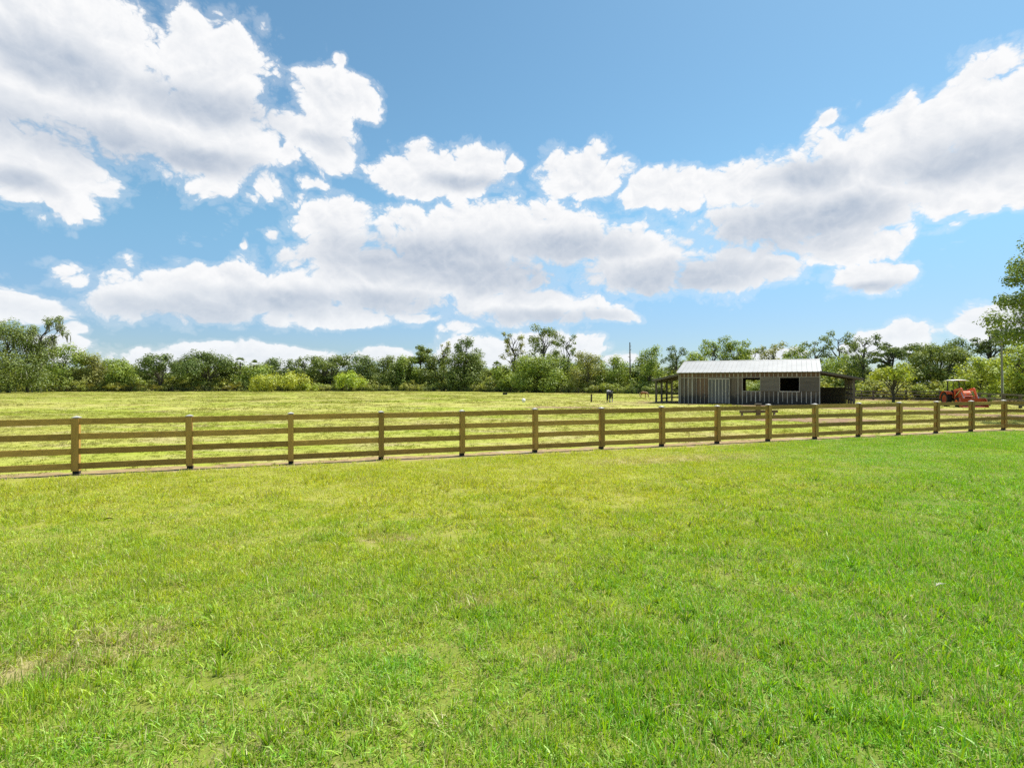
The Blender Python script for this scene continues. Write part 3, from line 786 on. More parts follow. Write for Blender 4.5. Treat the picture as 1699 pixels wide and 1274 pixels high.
mb.prism(prof, -1.0, 1.0)
for s in (-1, 1): mb.prism([(2.78,.82),(2.72,.3),(2.82,.08),(3.35,.05),(3.32,.2),(2.95,.80)], s*1.0-.02, s*1.0+.02)
mb.bar((2.80,-1.0,.82), (2.80,1.0,.82), .07, .06); bk = mb.build('bucket', REDDK, tr)

# ------------------------------------------------------------------ horses
def skin_body(name, P, E, root, mat, parent=None, loc=(0,0,0), rz=0, sub=2, sc=1.0):
    me = bpy.data.meshes.new(name); me.from_pydata([tuple(c*sc for c in p[:3]) for p in P], E, [])
    o = bpy.data.objects.new(name, me); COL.objects.link(o); o.location = loc; o.rotation_euler = (0,0,rz)
    if parent: o.parent = parent
    o.modifiers.new('skin', 'SKIN'); me.materials.append(mat)
    for i, p in enumerate(P):
        sv_ = me.skin_vertices[0].data[i]; r = p[3]*sc; ry = (p[4] if len(p) > 4 else p[3])*sc
        sv_.radius = (r, ry); sv_.use_root = (i == root)
    s = o.modifiers.new('smooth', 'SUBSURF'); s.levels = sub; s.render_levels = sub
    o.modifiers['skin'].use_smooth_shade = True
    return o
def horse(name, label, loc, rz, sc, coat, mane, stocky=1.0):
    P = [(-.05,0,1.12,.30*stocky),(-.5,0,1.20,.29*stocky),(-.74,0,1.18,.17*stocky),(.38,0,1.15,.28*stocky),(.62,0,1.20,.19),(.86,0,1.0,.135),(1.06,0,.68,.10),(1.10,0,.50,.105),(1.20,0,.20,.07),(1.22,0,.10,.06)]
    E = [(0,1),(1,2),(0,3),(3,4),(4,5),(5,6),(6,7),(7,8),(8,9)]
    for s in (-1, 1):
        i = len(P); j = random.uniform(-.07, .07)
        P += [(-.55,s*.17,1.0,.17*stocky),(-.46+j*.5,s*.19,.78,.115),(-.70+j,s*.17,.50,.062),(-.66+j,s*.17,.16,.045),(-.60+j,s*.17,.03,.062)]
        E += [(1,i),(i,i+1),(i+1,i+2),(i+2,i+3),(i+3,i+4)]
        i = len(P); j = random.uniform(-.08, .08)
        P += [(.42,s*.15,.92,.12*stocky),(.40+j*.4,s*.16,.70,.075),(.43+j*.8,s*.16,.42,.055),(.42+j,s*.16,.13,.043),(.46+j,s*.16,.03,.058)]
        E += [(3,i),(i,i+1),(i+1,i+2),(i+2,i+3),(i+3,i+4)]
        i = len(P); P += [(1.02,s*.075,.78,.03),(1.01,s*.09,.86,.012)]; E += [(6,i),(i,i+1)]
    o = skin_body(name, P, E, 0, coat, None, loc, rz, 2, sc); tag(o, label, 'horse')
    t = skin_body('tail', [(-.84,0,1.20,.05),(-.96,0,1.0,.075),(-.99,0,.65,.09),(-.97,0,.32,.05),(-.96,0,.2,.015)], [(0,1),(1,2),(2,3),(3,4)], 0, mane, o, sc=sc)
    m = skin_body('mane', [(.60,0,1.40,.05),(.86,.05,1.16,.06),(1.06,.06,.85,.055),(1.12,.02,.66,.03)], [(0,1),(1,2),(2,3)], 0, mane, o, sc=sc)
    return o
pin, T = new_mat('black_and_white_coat')
cc_ = obj_co(T); n = T.noise(T.v('ADD', cc_, (5.3, .2, 3.7)), 1.7, 3, .5)
s_ = T.n('ShaderNodeSeparateXYZ'); T.put(s_.inputs[0], cc_)
rump = T.m('MULTIPLY', T.ramp(s_.outputs[2], 1.26, 1.34), T.ramp(s_.outputs[1], -.02, .06))
low = T.m('MULTIPLY', T.ramp(s_.outputs[2], .5, .35), T.ramp(s_.outputs[1], .02, -.02))
c = T.mix(T.m('MAXIMUM', T.m('MAXIMUM', rump, T.ramp(n, .62, .66)), low), (.018,.016,.016), (.62,.6,.56))
principled(T, c, .5, 0, None, spec=.4)
tan = plain_mat('palomino_coat', (.27,.115,.042), .6, 0, .2, 5)
blk = plain_mat('black_hair', (.02,.018,.017), .6, 0, .2, 20)
flax = plain_mat('flaxen_hair', (.55,.40,.22), .7, 0, .2, 20)
hx, hy = ground_at(1012, 668); horse('horse', 'black and white horse seen from behind, grazing left of the barn', (hx, hy, 0), R(66), 1.0, pin, blk)
hx, hy = ground_at(1068, 660); horse('pony', 'small tan pony grazing with head down beside the barn lean-to', (hx, hy, 0), R(-22), .66, tan, flax, 1.08)

# ------------------------------------------------------------------ small things in the field
gx, gy = ground_at(981, 667)
mb = MB(); mb.tube([(0,0,-.1),(.01,0,.5),(.02,.01,.95)], [.1,.095,.09], 8); tag(mb.build('wooden_post', MAT['dark_post'], None, (gx,gy,0)), 'lone short wooden post standing in pasture left of the black and white horse', 'post')
gx, gy = ground_at(869, 668)
WHITE = plain_mat('white_plastic', (.75,.75,.73), .5, 0, .06, 4, .4, (.5,.46,.4), .3)
mb = MB(); n = 14
prof = [(.02,0),(.16,.0),(.19,.12),(.2,.3),(.215,.3),(.215,.33),(.19,.33),(.17,.06)]
mb.lathe(prof, 16, Matrix.Translation((0,0,.2)) @ Matrix.Rotation(R(15), 4, 'X')); bu = mb.build('bucket', WHITE, None, (gx,gy,0)); tag(bu, 'small white bucket tipped over in the pasture grass', 'bucket')
mb = MB(); mb.tube([(-.2,.31,.2),(-.12,.4,.05),(.1,.42,.03),(.2,.33,.2)], .008, 6); mb.build('handle', STEEL, bu)
gx, gy = ground_at(838, 655)
mb = MB(); Mt = Matrix.Translation((0,0,0)) @ Matrix.Rotation(R(90), 4, 'X')
mb.lathe([(.02,.05),(.40,.05),(.42,.0),(.46,.36),(.49,.38),(.49,.42),(.44,.42),(.41,.1),(.02,.1)], 24, Mt)
tag(mb.build('water_trough', BLACK, None, (gx,gy,0)), 'round black water trough far off in the pasture near the wire fence', 'trough')
# low timber with a short post, just beyond the fence
gx, gy = ground_at(1258, 691)
TIMB = wood_mat('brown_weathered_timber', (.26,.19,.09), (.17,.12,.06), (.8, 9, 9), knots=.3)
lt = empty('low_timber_stand', (gx,gy,0), R(-14)); tag(lt, 'low weathered timber stand with a short upright post, in the pasture before the barn', 'timber stand')
mb = MB(); mb.bar((-1.15,0,.30), (1.2,.1,.36), .20, .17); mb.build('beam', TIMB, lt)
mb = MB(); mb.box((-.13,-.13,-.05), (.13,.13,.80)); po = mb.build('upright_post', TIMB, lt)
mb = MB(); mb.box((-.19,-.19,.80), (.19,.19,.86)); mb.build('post_top', MAT['dark_rail'], po)
for x in (-1.0, .98):
    mb = MB(); mb.bar((x,-.25,-.02), (x,.02,.24), .1, .1); mb.bar((x,.3,-.02), (x,.06,.24), .1, .1); mb.build('leg', TIMB, lt)
# dead leaf and dry stalk on the lawn
lx, ly = ground_at(180, 867)
mb = MB(); vs = []; fs = []
for i in range(6):
    t = i/5; w = .035*math.sin(math.pi*(t*.9+.05)); z = .055 + .03*math.sin(3*t)
    vs += [(t*.24-.12, -w, z+.02), (t*.24-.12, 0, z), (t*.24-.12, w, z+.018)]
for i in range(5):
    for k in range(2): fs.append((i*3+k, i*3+k+3, i*3+k+4, i*3+k+1))
mb.add(vs, fs); dl = mb.build('dead_leaf', plain_mat('brown_dead_leaf', (.06,.04,.03), .8), None, (lx,ly,0), fix=False); dl.rotation_euler = (0,0,R(20)); dl.scale = (.5,.5,.8); tag(dl, 'single dark curled dead leaf lying on the lawn at left', 'leaf')
lx, ly = ground_at(1553, 981)
mb = MB()
for a, l in ((8,.13),(22,.10),(-12,.08),(40,.05)):
    mb.tube([(0,0,.06),(l*.5*math.cos(R(a)), l*.5*math.sin(R(a)), .085),(l*math.cos(R(a)), l*math.sin(R(a)), .08)], [.004,.004,.001], 5)
tag(mb.build('dry_grass_stalk', plain_mat('bleached_straw', (.62,.58,.45), .7), None, (lx,ly,0)), 'bleached dry grass stalk lying on the deep green lawn at right', 'stalk')

# poles
GPOLE = wood_mat('grey_utility_pole', (.22,.21,.195), (.30,.29,.265), (8, 8, .6), knots=.1)
px_, py_ = at(1663, 57)
mb = MB(); mb.tube([(0,0,-.2),(-.05,0,4.2),(-.12,.0,9.3)], [.10,.09,.075], 10); up_ = mb.build('utility_pole', GPOLE, None, (px_,py_,0)); tag(up_, 'slim grey utility pole standing among the bright trees at the right edge', 'pole')
mb = MB(); mb.tube([(.0,-.15,.1),(-.05,-.13,3.5)], .03, 6); mb.build('ground_wire_cover', STEEL, up_)
px_, py_ = at(1045, 122)
mb = MB(); mb.tube([(0,0,-.2),(.05,0,6),(0,0,11.4)], [.17,.15,.11], 8)
for z, a in ((7.2,20),(8.0,200),(8.9,100),(9.6,300),(10.4,40)):
    mb.tube([(0,0,z),(.5*math.cos(R(a)), .5*math.sin(R(a)), z+.25)], [.08,.03], 5)
tag(mb.build('dead_tree', MAT['dark_post'], None, (px_,py_,0)), 'bare dark snag like a pole rising above the trees left of the barn', 'dead tree')

# ------------------------------------------------------------------ trees
def foliage_mat():
    m, T = new_mat('foliage')
    oi = T.n('ShaderNodeObjectInfo'); geo = T.n('ShaderNodeNewGeometry'); ri = geo.outputs['Random Per Island']
    c = oi.outputs['Color']
    n = T.noise(geo.outputs['Position'], .45, 3, .6)
    c = T.hsv(c, T.m('MULTIPLY_ADD', n, .06, .47), 1.0, T.m('MULTIPLY_ADD', ri, .8, .6))
    leaf_shader(T, c, .36, .5, .03)
    return m
MAT['leaf'] = foliage_mat()
MAT['bark'] = wood_mat('tree_bark', (.065,.055,.045), (.12,.105,.088), (7, 7, 1.5), knots=.2)
MAT['moss'] = plain_mat('spanish_moss', (.24,.24,.19), .95, 0, .25, 4)

def cards(C, N, size, r, asp=.55):
    """diamond leaf sprays at C facing N"""
    n = len(C); N = N/np.maximum(np.linalg.norm(N, axis=1, keepdims=True), 1e-6)
    a = r.normal(0, 1, (n, 3)); t = np.cross(N, a); t /= np.maximum(np.linalg.norm(t, axis=1, keepdims=True), 1e-6)
    b = np.cross(N, t); s = (size*r.uniform(.55, 1.25, n))[:, None]
    k = r.uniform(-.35, .35, (n, 1))
    V = np.stack([C + t*s*.5, C + b*s*asp*.5 + t*s*k*.5 + N*s*.06, C - t*s*.5, C - b*s*asp*.5 + t*s*k*.5 + N*s*.06], 1).reshape(-1, 3)
    Fc = np.arange(n*4).reshape(-1, 4)
    return V, Fc
def crown_points(r, clumps, per, flat=.75, fuzz=.45):
    Cs = []; Ns = []
    for (c, rad) in clumps:
        k = max(12, int(per*rad*rad))
        d = r.normal(0, 1, (k, 3)); d /= np.linalg.norm(d, axis=1, keepdims=True)
        rr = rad*np.power(r.random(k), .42)*(1 + .25*np.sin(d[:,0]*5 + c[0])*np.cos(d[:,1]*4 + c[1]) )
        p = np.asarray(c)[None, :] + d*rr[:, None]*np.array([1, 1, flat])
        Cs.append(p); Ns.append(d*.9 + np.array([0,0,.55]) + r.normal(0, fuzz, (k, 3)))
    return np.concatenate(Cs), np.concatenate(Ns)
def limb(mb, a, b, r0, r1, r, n=4, sides=6):
    a = np.asarray(a, float); b = np.asarray(b, float); pts = []; L = np.linalg.norm(b-a)
    for i in range(n+1):
        t = i/n; p = a*(1-t) + b*t; p[2] += math.sin(t*math.pi)*L*.07
        if 0 < i < n: p += r.normal(0, L*.035, 3)
        pts.append(p)
    mb.tube([tuple(p) for p in pts], [r0*(1-i/n) + r1*i/n for i in range(n+1)], sides)
    return pts
GREEN = {'oak': (.19,.242,.05), 'mid': (.275,.355,.06), 'lime': (.36,.43,.06), 'olive': (.30,.315,.08), 'deep': (.145,.20,.048), 'yellow': (.40,.44,.06), 'near': (.165,.235,.042), 'bright': (.37,.47,.06)}
def make_tree(name, label, cat, loc, H, Rr, kind, tint, seed, leaf=.5, group=None, per=None, moss=False, lean=0.0):
    r = np.random.default_rng(seed)
    root = empty(name, (*loc, 0)); tag(root, label, cat, group)
    mb = MB(); clumps = []
    tr_ = max(.10, H*.018)*(1.5 if kind == 'oak' else 1)
    lx = lean*H
    if kind == 'dense':                        # foliage nearly to the ground
        top = H*.93; nt = 26
        for i in range(nt):
            z = H*(.14 + .80*((i+.5)/nt)); f = math.sqrt(max(.05, 1 - ((z/H-.42)/.60)**2))
            a = r.uniform(0, 2*np.pi); rad = Rr*(.30 + .14*r.random())*(.7 + .3*f)
            q = Rr*f*math.sqrt(r.random())*.85
            clumps.append(((lx*z/H + math.cos(a)*q, math.sin(a)*q, min(z, H - rad*.6)), rad))
        hb = .3
    elif kind == 'oak':                        # broad dome on a forked trunk
        for i in range(24):
            a = r.uniform(0, 2*np.pi); q = Rr*math.sqrt(r.random())*.88; e = 1 - (q/Rr)**2
            rad = Rr*(.22 + .16*r.random()); z = H*(.40 + r.random()*.10) + (H*.58 - rad*.6)*math.sqrt(max(0, e))*(r.random()**.5)
            clumps.append(((lx + math.cos(a)*q, math.sin(a)*q, z), rad))
        hb = .28
    elif kind == 'tall':                       # airy, tall, forked stems showing
        for i in range(26):
            a = r.uniform(0, 2*np.pi); z = H*(.36 + .60*(i+.5)/26); f = math.sin(min(1, max(.08, (z/H-.26)/.55))*math.pi*.62)
            q = Rr*f*(.35 + .65*r.random()); rad = Rr*(.20 + .14*r.random())
            clumps.append(((lx*z/H + math.cos(a)*q, math.sin(a)*q, min(z, H - rad*.6)), rad))
        hb = .45
    elif kind == 'pine':                       # bare stem, umbrella top
        for i in range(26):
            a = r.uniform(0, 2*np.pi); q = Rr*math.sqrt(r.random())*.9; rad = Rr*(.18 + .14*r.random())
            z = H*.56 + (H*.42 - rad*.5)*math.sqrt(max(0, 1-(q/Rr)**2))*(.2 + .8*r.random())
            clumps.append(((lx + math.cos(a)*q, math.sin(a)*q, z), rad))
        hb = .6
    elif kind == 'near':                       # many separate boughs, hanging low
        for i in range(95):
            a = r.uniform(0, 2*np.pi); q = Rr*math.sqrt(r.random())*.95; e = 1 - (q/Rr)**2
            rad = Rr*(.085 + .085*r.random()); z = H*(.24 + .20*r.random()) + (H*.62)*math.sqrt(max(0.03, e))*r.random()**.7
            clumps.append(((math.cos(a)*q, math.sin(a)*q, min(z, H-rad)), rad))
        hb = .22
    elif kind == 'bush':                       # dome from the ground
        for i in range(20):
            a = r.uniform(0, 2*np.pi); q = Rr*math.sqrt(r.random())*.86; rad = Rr*(.22 + .12*r.random())
            z = rad*.5 + (H - rad*1.1)*math.sqrt(max(0, 1-(q/Rr)**2))*r.random()**.6
            clumps.append(((math.cos(a)*q, math.sin(a)*q, z), rad))
        hb = .1
    flat = {'pine': .55, 'oak': .7, 'dense': .85, 'tall': .8, 'bush': .85, 'near': .62}[kind]
    dens_ = {'pine': 120, 'oak': 95, 'dense': 85, 'tall': 85, 'bush': 110, 'near': 150}[kind]
    zt = H*hb
    st = [(0,0,-.3), (lx*.1 + r.normal(0,.1), r.normal(0,.1), zt*.5), (lx*.35 + r.normal(0,.15), r.normal(0,.15), zt)]
    mb.tube(st, [tr_*1.25, tr_, tr_*.85], 8)
    if kind in ('dense', 'tall', 'pine'):
        tp = (lx*.9, 0, H*.88); limb(mb, st[-1], tp, tr_*.85, tr_*.15, r, 6)
    for c, rad in clumps:
        if kind in ('tall', 'pine', 'dense'):
            z0 = max(zt*.9, c[2] - abs(r.normal(.22, .1))*H); t = z0/H; a0 = (lx*t*.9, 0, min(z0, H*.85))
        else: a0 = st[-1] if r.random() < .6 else st[1]
        pts = limb(mb, a0, c, tr_*.38, tr_*.07, r, 4, 5)
        for _ in range(3):
            d = r.normal(0, 1, 3); d[2] = abs(d[2])*.7; d /= np.linalg.norm(d)
            limb(mb, pts[-2], np.asarray(c) + d*rad*.8, tr_*.10, tr_*.03, r, 2, 4)
    mb.build('trunk', MAT['bark'], root, fix=False)
    C, N = crown_points(r, clumps, per if per else dens_*(.5/leaf)**2*.75, flat)
    C[:, 2] = np.maximum(C[:, 2], .05)
    V, Fc = cards(C, N, leaf, r)
    cr = link_mesh('crown', quads_mesh('crown', V, Fc), MAT['leaf'], root); cr.color = (*GREEN[tint], 1)
    if moss:
        mm = MB()
        for c, rad in clumps:
            for _ in range(5):
                a = r.uniform(0, 2*np.pi); q = rad*r.random()
                p = np.array([c[0] + math.cos(a)*q, c[1] + math.sin(a)*q, c[2] - rad*flat*.5]); L = r.uniform(.8, 2.2)
                mm.tube([tuple(p), tuple(p + [r.normal(0,.1), r.normal(0,.1), -L*.5]), tuple(p + [r.normal(0,.15), r.normal(0,.15), -L])], [.05,.13,.02], 5)
        mm.build('spanish_moss', MAT['moss'], root)
    return root
def make_palm(label, loc, H, seed, tint='deep'):
    r = np.random.default_rng(seed); root = empty('cabbage_palm', (*loc, 0)); tag(root, label, 'palm')
    mb = MB(); mb.tube([(0,0,-.2),(.1,0,H*.5),(.05,.1,H-.9)], [.24,.19,.2], 8); mb.build('trunk', MAT['bark'], root)
    Cs = []; V = []; Fc = []
    for i in range(34):
        a = r.uniform(0, 2*np.pi); e = r.uniform(-.7, 1.3); L = r.uniform(1.1, 1.6)
        d = np.array([math.cos(a)*math.cos(e), math.sin(a)*math.cos(e), math.sin(e)])
        c = np.array([.05, .1, H-.9]) + d*L*.7; side = np.cross(d, [0,0,1.0]); side /= max(1e-6, np.linalg.norm(side)); upv = np.cross(side, d)
        for k in range(9):                                # fan of blades
            t = (k/8-.5)*2.3; q = d*math.cos(t) + side*math.sin(t); tip = c + q*.85 - np.array([0,0,.25*abs(math.sin(t))+.1])
            w = np.cross(q, upv); w = w/np.linalg.norm(w)*.06; b = len(V)
            V += [c - w*.3, c + w*.3, (c+tip)/2 + w, tip, (c+tip)/2 - w]; Fc += [(b, b+1, b+2, b+4), (b+4, b+2, b+3, b+3)]
    me = bpy.data.meshes.new('crown'); me.from_pydata([tuple(v) for v in V], [], [f if f[2] != f[3] else f[:3] for f in Fc])
    cr = link_mesh('crown', me, MAT['leaf'], root); cr.color = (*GREEN[tint], 1)
def line_depth(px):
    t = (px-CX)/F; best = None
    for (x0, y0), (x1, y1) in zip(LINE, LINE[1:]):
        den = (x1-x0) - t*(y1-y0)
        if abs(den) < 1e-9: continue
        s = (t*y0 - x0)/den
        if 0 <= s <= 1: best = y0 + s*(y1-y0)
    return best if best else 62.0
exec_trees = [
 # column, top row, width px, depth behind the wire fence, kind, tint, label
 (14, 534, 132, -14, 'dense', 'oak', 'large dark live oak hung with grey moss at the left edge of the field'),
 (108, 571, 66, 6, 'dense', 'mid', 'mid-green tree standing just right of the mossy oak at far left'),
 (158, 588, 66, 8, 'dense', 'olive', 'second tree right of the mossy oak, olive green and ragged'),
 (198, 595, 62, 5, 'dense', 'mid', 'low green tree left of the dip in the skyline at far left'),
 (265, 584, 68, 4, 'oak', 'deep', 'dark rounded oak standing alone right of the skyline dip'),
 (345, 582, 104, 5, 'oak', 'deep', 'broad dark oak behind the far fence, left of the two palms'),
 (460, 596, 70, 14, 'dense', 'deep', 'dark tree directly behind the yellow-green bush'),
 (505, 590, 50, 14, 'tall', 'oak', 'thin open-crowned tree between the yellow-green bush and dark clump'),
 (548, 584, 72, 12, 'oak', 'oak', 'tall oak behind the gap between the two pasture bushes'),
 (592, 587, 66, 12, 'dense', 'deep', 'dark tree directly behind the round green bush'),
 (650, 591, 70, 10, 'dense', 'oak', 'tree right of the round green bush, beyond the small skyline notch'),
 (697, 569, 56, 12, 'pine', 'oak', 'flat-topped umbrella pine above the middle of the treeline'),
 (676, 590, 60, 9, 'dense', 'mid', 'leafy tree at the left foot of the umbrella pine'),
 (722, 588, 58, 9, 'dense', 'oak', 'leafy tree between the umbrella pine and the ragged-topped tall tree'),
 (376, 600, 62, 9, 'dense', 'oak', 'low dark tree left of the two cabbage palms, right of the broad oak'),
 (424, 605, 74, 8, 'dense', 'mid', 'low leafy tree filling in behind the shorter cabbage palm'),
 (736, 566, 28, 10, 'tall', 'olive', 'slender sparse tree beside the umbrella pine'),
 (772, 561, 62, 8, 'tall', 'deep', 'tall dark tree with ragged top right of the umbrella pine'),
 (770, 585, 84, 6, 'dense', 'oak', 'full dark green tree below the ragged-topped tall tree'),
 (852, 549, 44, 8, 'tall', 'olive', 'tall airy tree left of the highest tree'),
 (903, 540, 68, 10, 'tall', 'oak', 'highest tree of the treeline, open crown on bare forked stems'),
 (940, 553, 36, 11, 'tall', 'oak', 'lower open-crowned tree touching the right of the highest tree'),
 (900, 590, 110, 3, 'dense', 'mid', 'broad leafy tree below the highest tree'),
 (842, 606, 60, 3, 'dense', 'mid', 'low leafy tree below the airy tree left of the highest one'),
 (976, 584, 62, 6, 'dense', 'olive', 'olive tree right of the highest tree, left of the bare snag'),
 (1018, 590, 56, 8, 'dense', 'mid', 'leafy tree immediately left of the bare dark snag'),
 (1078, 573, 54, 8, 'dense', 'mid', 'leafy tree immediately right of the bare dark snag'),
 (1122, 572, 46, 12, 'tall', 'deep', 'dark thin tree above the left end of the barn'),
 (1150, 582, 60, 10, 'dense', 'mid', 'green tree behind the left slope of the barn roof'),
 (1183, 558, 62, 16, 'tall', 'mid', 'tall open tree above the barn roof, left of centre'),
 (1228, 558, 64, 18, 'oak', 'mid', 'rounded tall tree above the middle of the barn roof'),
 (1285, 568, 56, 20, 'tall', 'olive', 'thin tree above the barn roof, right of its middle'),
 (1322, 571, 56, 14, 'dense', 'mid', 'leafy tree above the right part of the barn roof'),
 (1352, 564, 44, 16, 'tall', 'oak', 'open tree above the right end of the barn roof'),
 (1392, 549, 56, 18, 'tall', 'oak', 'tall open tree above the right lean-to of the barn'),
 (1432, 553, 54, 20, 'tall', 'deep', 'tall thin-branched tree right of the barn against the sky'),
 (1405, 588, 84, 10, 'dense', 'mid', 'full green tree directly behind the right lean-to'),
 (1475, 560, 50, 24, 'pine', 'deep', 'dark flat-topped pine between barn and tractor'),
 (1522, 556, 76, 26, 'pine', 'deep', 'broad dark flat-topped pine above the tractor'),
 (1482, 600, 62, 2, 'oak', 'lime', 'bright lime-green small tree behind the rail fence, right of the barn'),
 (1562, 563, 90, 14, 'oak', 'oak', 'big dark spreading tree directly behind the tractor'),
 (1596, 557, 66, 20, 'dense', 'deep', 'dark tall tree right of the tractor canopy'),
 (1642, 541, 62, 18, 'pine', 'deep', 'dark pine top beside the utility pole'),
 (1628, 592, 84, 1, 'dense', 'lime', 'bright yellow-green tree left of the utility pole'),
 (1690, 565, 74, 2, 'dense', 'lime', 'bright green tree behind the utility pole at right edge'),
 (467, 617, 98, -6, 'bush', 'yellow', 'yellow-green mounded bush on the pasture edge, left of the round bush'),
 (580, 612, 60, -3, 'bush', 'bright', 'round light green bush on the pasture edge at the far fence'),
 (510, 634, 34, -4, 'bush', 'lime', 'small low green bush at the right foot of the yellow-green bush'),
]
NAMES = {'oak': 'oak_tree', 'dense': 'leafy_tree', 'tall': 'open_tree', 'pine': 'pine_tree', 'bush': 'bush'}
for i, (px, ty_, w, off, kind, tint, label) in enumerate(exec_trees):
    D = line_depth(px) + off
    H = (HZ - ty_)/F*D + CH; Rr = max(.8, w/2/F*D)
    make_tree(NAMES[kind], label, 'bush' if kind == 'bush' else 'tree', at(px, D), H, Rr, kind, tint, 100+i, leaf=max(.30, D*.0034), moss=(i == 0))
# leaning upper limb of the mossy oak reads as a second stem
D = line_depth(80) - 10
make_tree('oak_tree', 'mossy oak leaning right with one high bough against the sky at far left', 'tree', at(44, D), (HZ-521)/F*D + CH, 3.9, 'tall', 'oak', 301, leaf=.42, moss=True, lean=.36)
for i, (px, ty_) in enumerate(((398, 595), (421, 600), (825, 602))):
    D = line_depth(px) + 6
    make_palm(('taller of the two cabbage palms right of the broad dark oak', 'shorter of the two cabbage palms right of the broad dark oak', 'lone cabbage palm in the skyline gap left of the airy tree')[i], at(px, D), (HZ-ty_)/F*D + CH, 400+i)
# near tree at the right edge
make_tree('shade_tree', 'large near tree with loose leafy boughs reaching in from the right edge', 'tree', (36.8, 31), 13.4, 8.0, 'near', 'near', 500, leaf=.175, per=640)

# undergrowth: one mass of shrubs along the foot of the trees, and the wood behind it
def shrub_mesh(seed, H, Rr, n, leaf):
    r = np.random.default_rng(seed); clumps = []
    for i in range(12):
        a = r.uniform(0, 2*np.pi); q = Rr*math.sqrt(r.random())*.8; rad = Rr*(.28 + .14*r.random())
        clumps.append(((math.cos(a)*q, math.sin(a)*q, rad*.5 + (H-rad*1.2)*math.sqrt(max(0, 1-(q/Rr)**2))*r.random()**.7), rad))
    C, N = crown_points(r, clumps, n, .85); C[:, 2] = np.maximum(C[:, 2], .03)
    V, Fc = cards(C, N, leaf, r); return quads_mesh('shrub', V, Fc)
um, T = new_mat('undergrowth_foliage')
geo = T.n('ShaderNodeNewGeometry'); ri = geo.outputs['Random Per Island']; oi = T.n('ShaderNodeObjectInfo')
n1 = T.noise(geo.outputs['Position'], .13, 3, .6)
c = T.mix(T.ramp(n1, .36, .62), (.22,.285,.055), (.36,.375,.07))
c = T.mix(T.ramp(oi.outputs['Random'], .55, 1.0, 0, .7), c, (.30,.37,.06))
c = T.hsv(c, .5, 1, T.m('MULTIPLY_ADD', ri, .8, .6)); leaf_shader(T, c, .36, .5, .03)
VS = [shrub_mesh(600+i, 3.0, 2.2, 170, .36) for i in range(8)]
pts = []; rot = []; scl = []; pk = []
dense_line = along(LINE + [(58, 62), (72, 50)], 1.0)
for p in dense_line:
    if abs(p.x) > p.y*1.02 + 9: continue
    away = Vector((p.x, p.y, 0)).normalized()
    for off, sc in ((1.8, .75), (4.0, 1.0), (7, 1.35), (11, 1.7)):
        if random.random() > .42/(sc**.8): continue
        q = p + away*(off + random.uniform(-1, 1.5)) + Vector((random.uniform(-1,1), random.uniform(-1,1), 0))
        if (q - BF - BU*6).length < 15 and (q-BF).dot(BV) < 14: continue
        s = sc*random.uniform(.55, 1.15)
        pts.append(tuple(q)); rot.append((0,0,random.uniform(0,6.28))); scl.append((s*random.uniform(.9,1.3), s, s*random.uniform(.8,1.15))); pk.append(random.randrange(8))
gn_scatter('undergrowth', pts, rot, scl, pk, VS, um, 'tangled green undergrowth along the foot of the treeline', 'undergrowth')
wm, T = new_mat('wood_foliage')
geo = T.n('ShaderNodeNewGeometry'); ri = geo.outputs['Random Per Island']; oi = T.n('ShaderNodeObjectInfo')
c = T.mix(T.ramp(oi.outputs['Random'], .2, .9), (.18,.235,.055), (.25,.30,.065))
c = T.hsv(c, .5, 1, T.m('MULTIPLY_ADD', ri, .8, .6)); leaf_shader(T, c, .33, .5, .03)
VW = [shrub_mesh(700+i, 8.0, 4.2, 75, .62) for i in range(6)]
pts = []; rot = []; scl = []; pk = []
for p in along(LINE + [(58, 62), (72, 50)], 2.2):
    if abs(p.x) > p.y*1.02 + 14: continue
    away = Vector((p.x, p.y, 0)).normalized()
    for off in (16, 24, 34):
        if random.random() > .7: continue
        q = p + away*(off + random.uniform(-3, 4)); s = random.uniform(.75, 1.05)*(.8 if q.y < 120 else .98)
        pts.append(tuple(q)); rot.append((0,0,random.uniform(0,6.28))); scl.append((s*1.2, s*1.2, s)); pk.append(random.randrange(6))
gn_scatter('far_wood', pts, rot, scl, pk, VW, wm, 'darker mass of woodland closing the gaps behind the treeline', 'woodland')

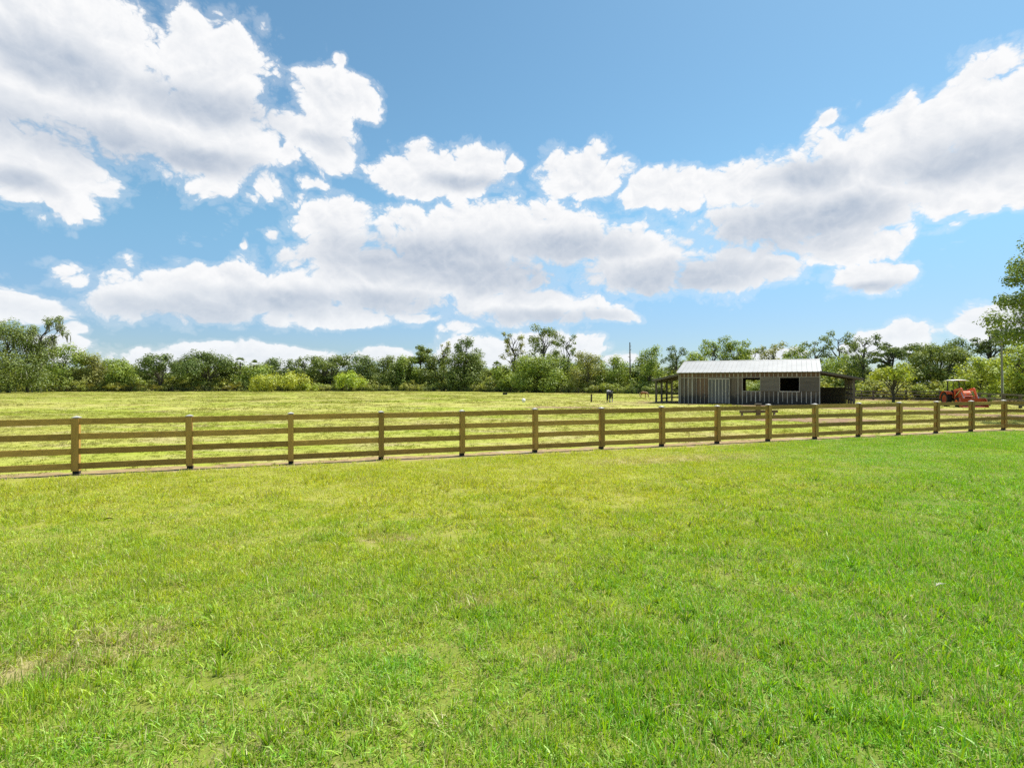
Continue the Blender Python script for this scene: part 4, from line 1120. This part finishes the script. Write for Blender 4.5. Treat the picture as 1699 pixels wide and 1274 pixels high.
# saw-palmetto fans along the left edge of the pasture
pm2, T = new_mat('palmetto_fronds')
geo = T.n('ShaderNodeNewGeometry'); ri = geo.outputs['Random Per Island']
c = T.mix(ri, (.15,.165,.03), (.27,.25,.06)); leaf_shader(T, c, .3, .4, .06)
def palmetto_mesh(seed):
    r = np.random.default_rng(seed); V = []; Fc = []
    for i in range(26):
        a = r.uniform(0, 6.28); e = r.uniform(.25, 1.3); d = np.array([math.cos(a)*math.cos(e), math.sin(a)*math.cos(e), math.sin(e)])
        b0 = np.array([r.normal(0,.7), r.normal(0,.7), 0]); c = b0 + d*r.uniform(.7, 1.3); side = np.cross(d, [0,0,1.0]); side /= np.linalg.norm(side)
        for k in range(8):
            t = (k/7-.5)*2.4; q = d*math.cos(t) + side*math.sin(t); tip = c + q*.62; w = np.cross(q, np.cross(side, d)); w = w/np.linalg.norm(w)*.055; b = len(V)
            V += [c - w*.3, c + w*.3, (c*.4+tip*.6) + w, tip, (c*.4+tip*.6) - w]; Fc += [(b,b+1,b+2,b+4), (b+4,b+2,b+3)]
    me = bpy.data.meshes.new('palmetto'); me.from_pydata([tuple(v) for v in V], [], Fc); return me
pts = []; rot = []; scl = []; pk = []
for p in along([(-190,134),(-133,142.5),(-75,152.5)], 1.1):
    for _ in range(2):
        if random.random() > .62: continue
        q = p + Vector((random.uniform(-1,1), random.uniform(.5, 5.5), 0)); s = random.uniform(.8, 1.7)
        pts.append(tuple(q)); rot.append((0,0,random.uniform(0,6.28))); scl.append((s,s,s)); pk.append(random.randrange(4))
gn_scatter('palmetto', pts, rot, scl, pk, [palmetto_mesh(800+i) for i in range(4)], pm2, 'low yellow-green palmetto scrub along the far fence at left', 'scrub')

# a shed roof showing through the trees left of the tractor
sx, sy = at(1548, 86)
shd = empty('shed', (sx, sy, 0), R(-35)); tag(shd, 'small pale-roofed shed half hidden by trees behind the tractor', 'shed')
mb = MB(); mb.box((-2,-1.5,0), (2,-1.4,2.0)); mb.box((-2,1.4,0), (2,1.5,2.3)); mb.box((-2,-1.4,0), (-1.9,1.4,2.0)); mb.box((1.9,-1.4,0), (2,1.4,2.0)); mb.build('wall', MAT['dark_in'], shd)
mb = MB(); mb.bar((-2.4,-1.9,2.0), (-2.4,1.9,2.45), .06, .06)
mb.add([(-2.4,-1.9,2.05),(2.4,-1.9,2.05),(2.4,1.9,2.5),(-2.4,1.9,2.5),(-2.4,-1.9,2.11),(2.4,-1.9,2.11),(2.4,1.9,2.56),(-2.4,1.9,2.56)], [(0,3,2,1),(4,5,6,7),(0,1,5,4),(1,2,6,5),(2,3,7,6),(3,0,4,7)])
mb.build('roof', MAT['roof'], shd)

# ------------------------------------------------------------------ render settings
S.cycles.use_denoising = False
S.cycles.max_bounces = 6; S.cycles.diffuse_bounces = 3; S.cycles.transmission_bounces = 3; S.cycles.glossy_bounces = 2; S.cycles.transparent_max_bounces = 4
S.cycles.sample_clamp_indirect = 4.0; S.cycles.caustics_reflective = False; S.cycles.caustics_refractive = False
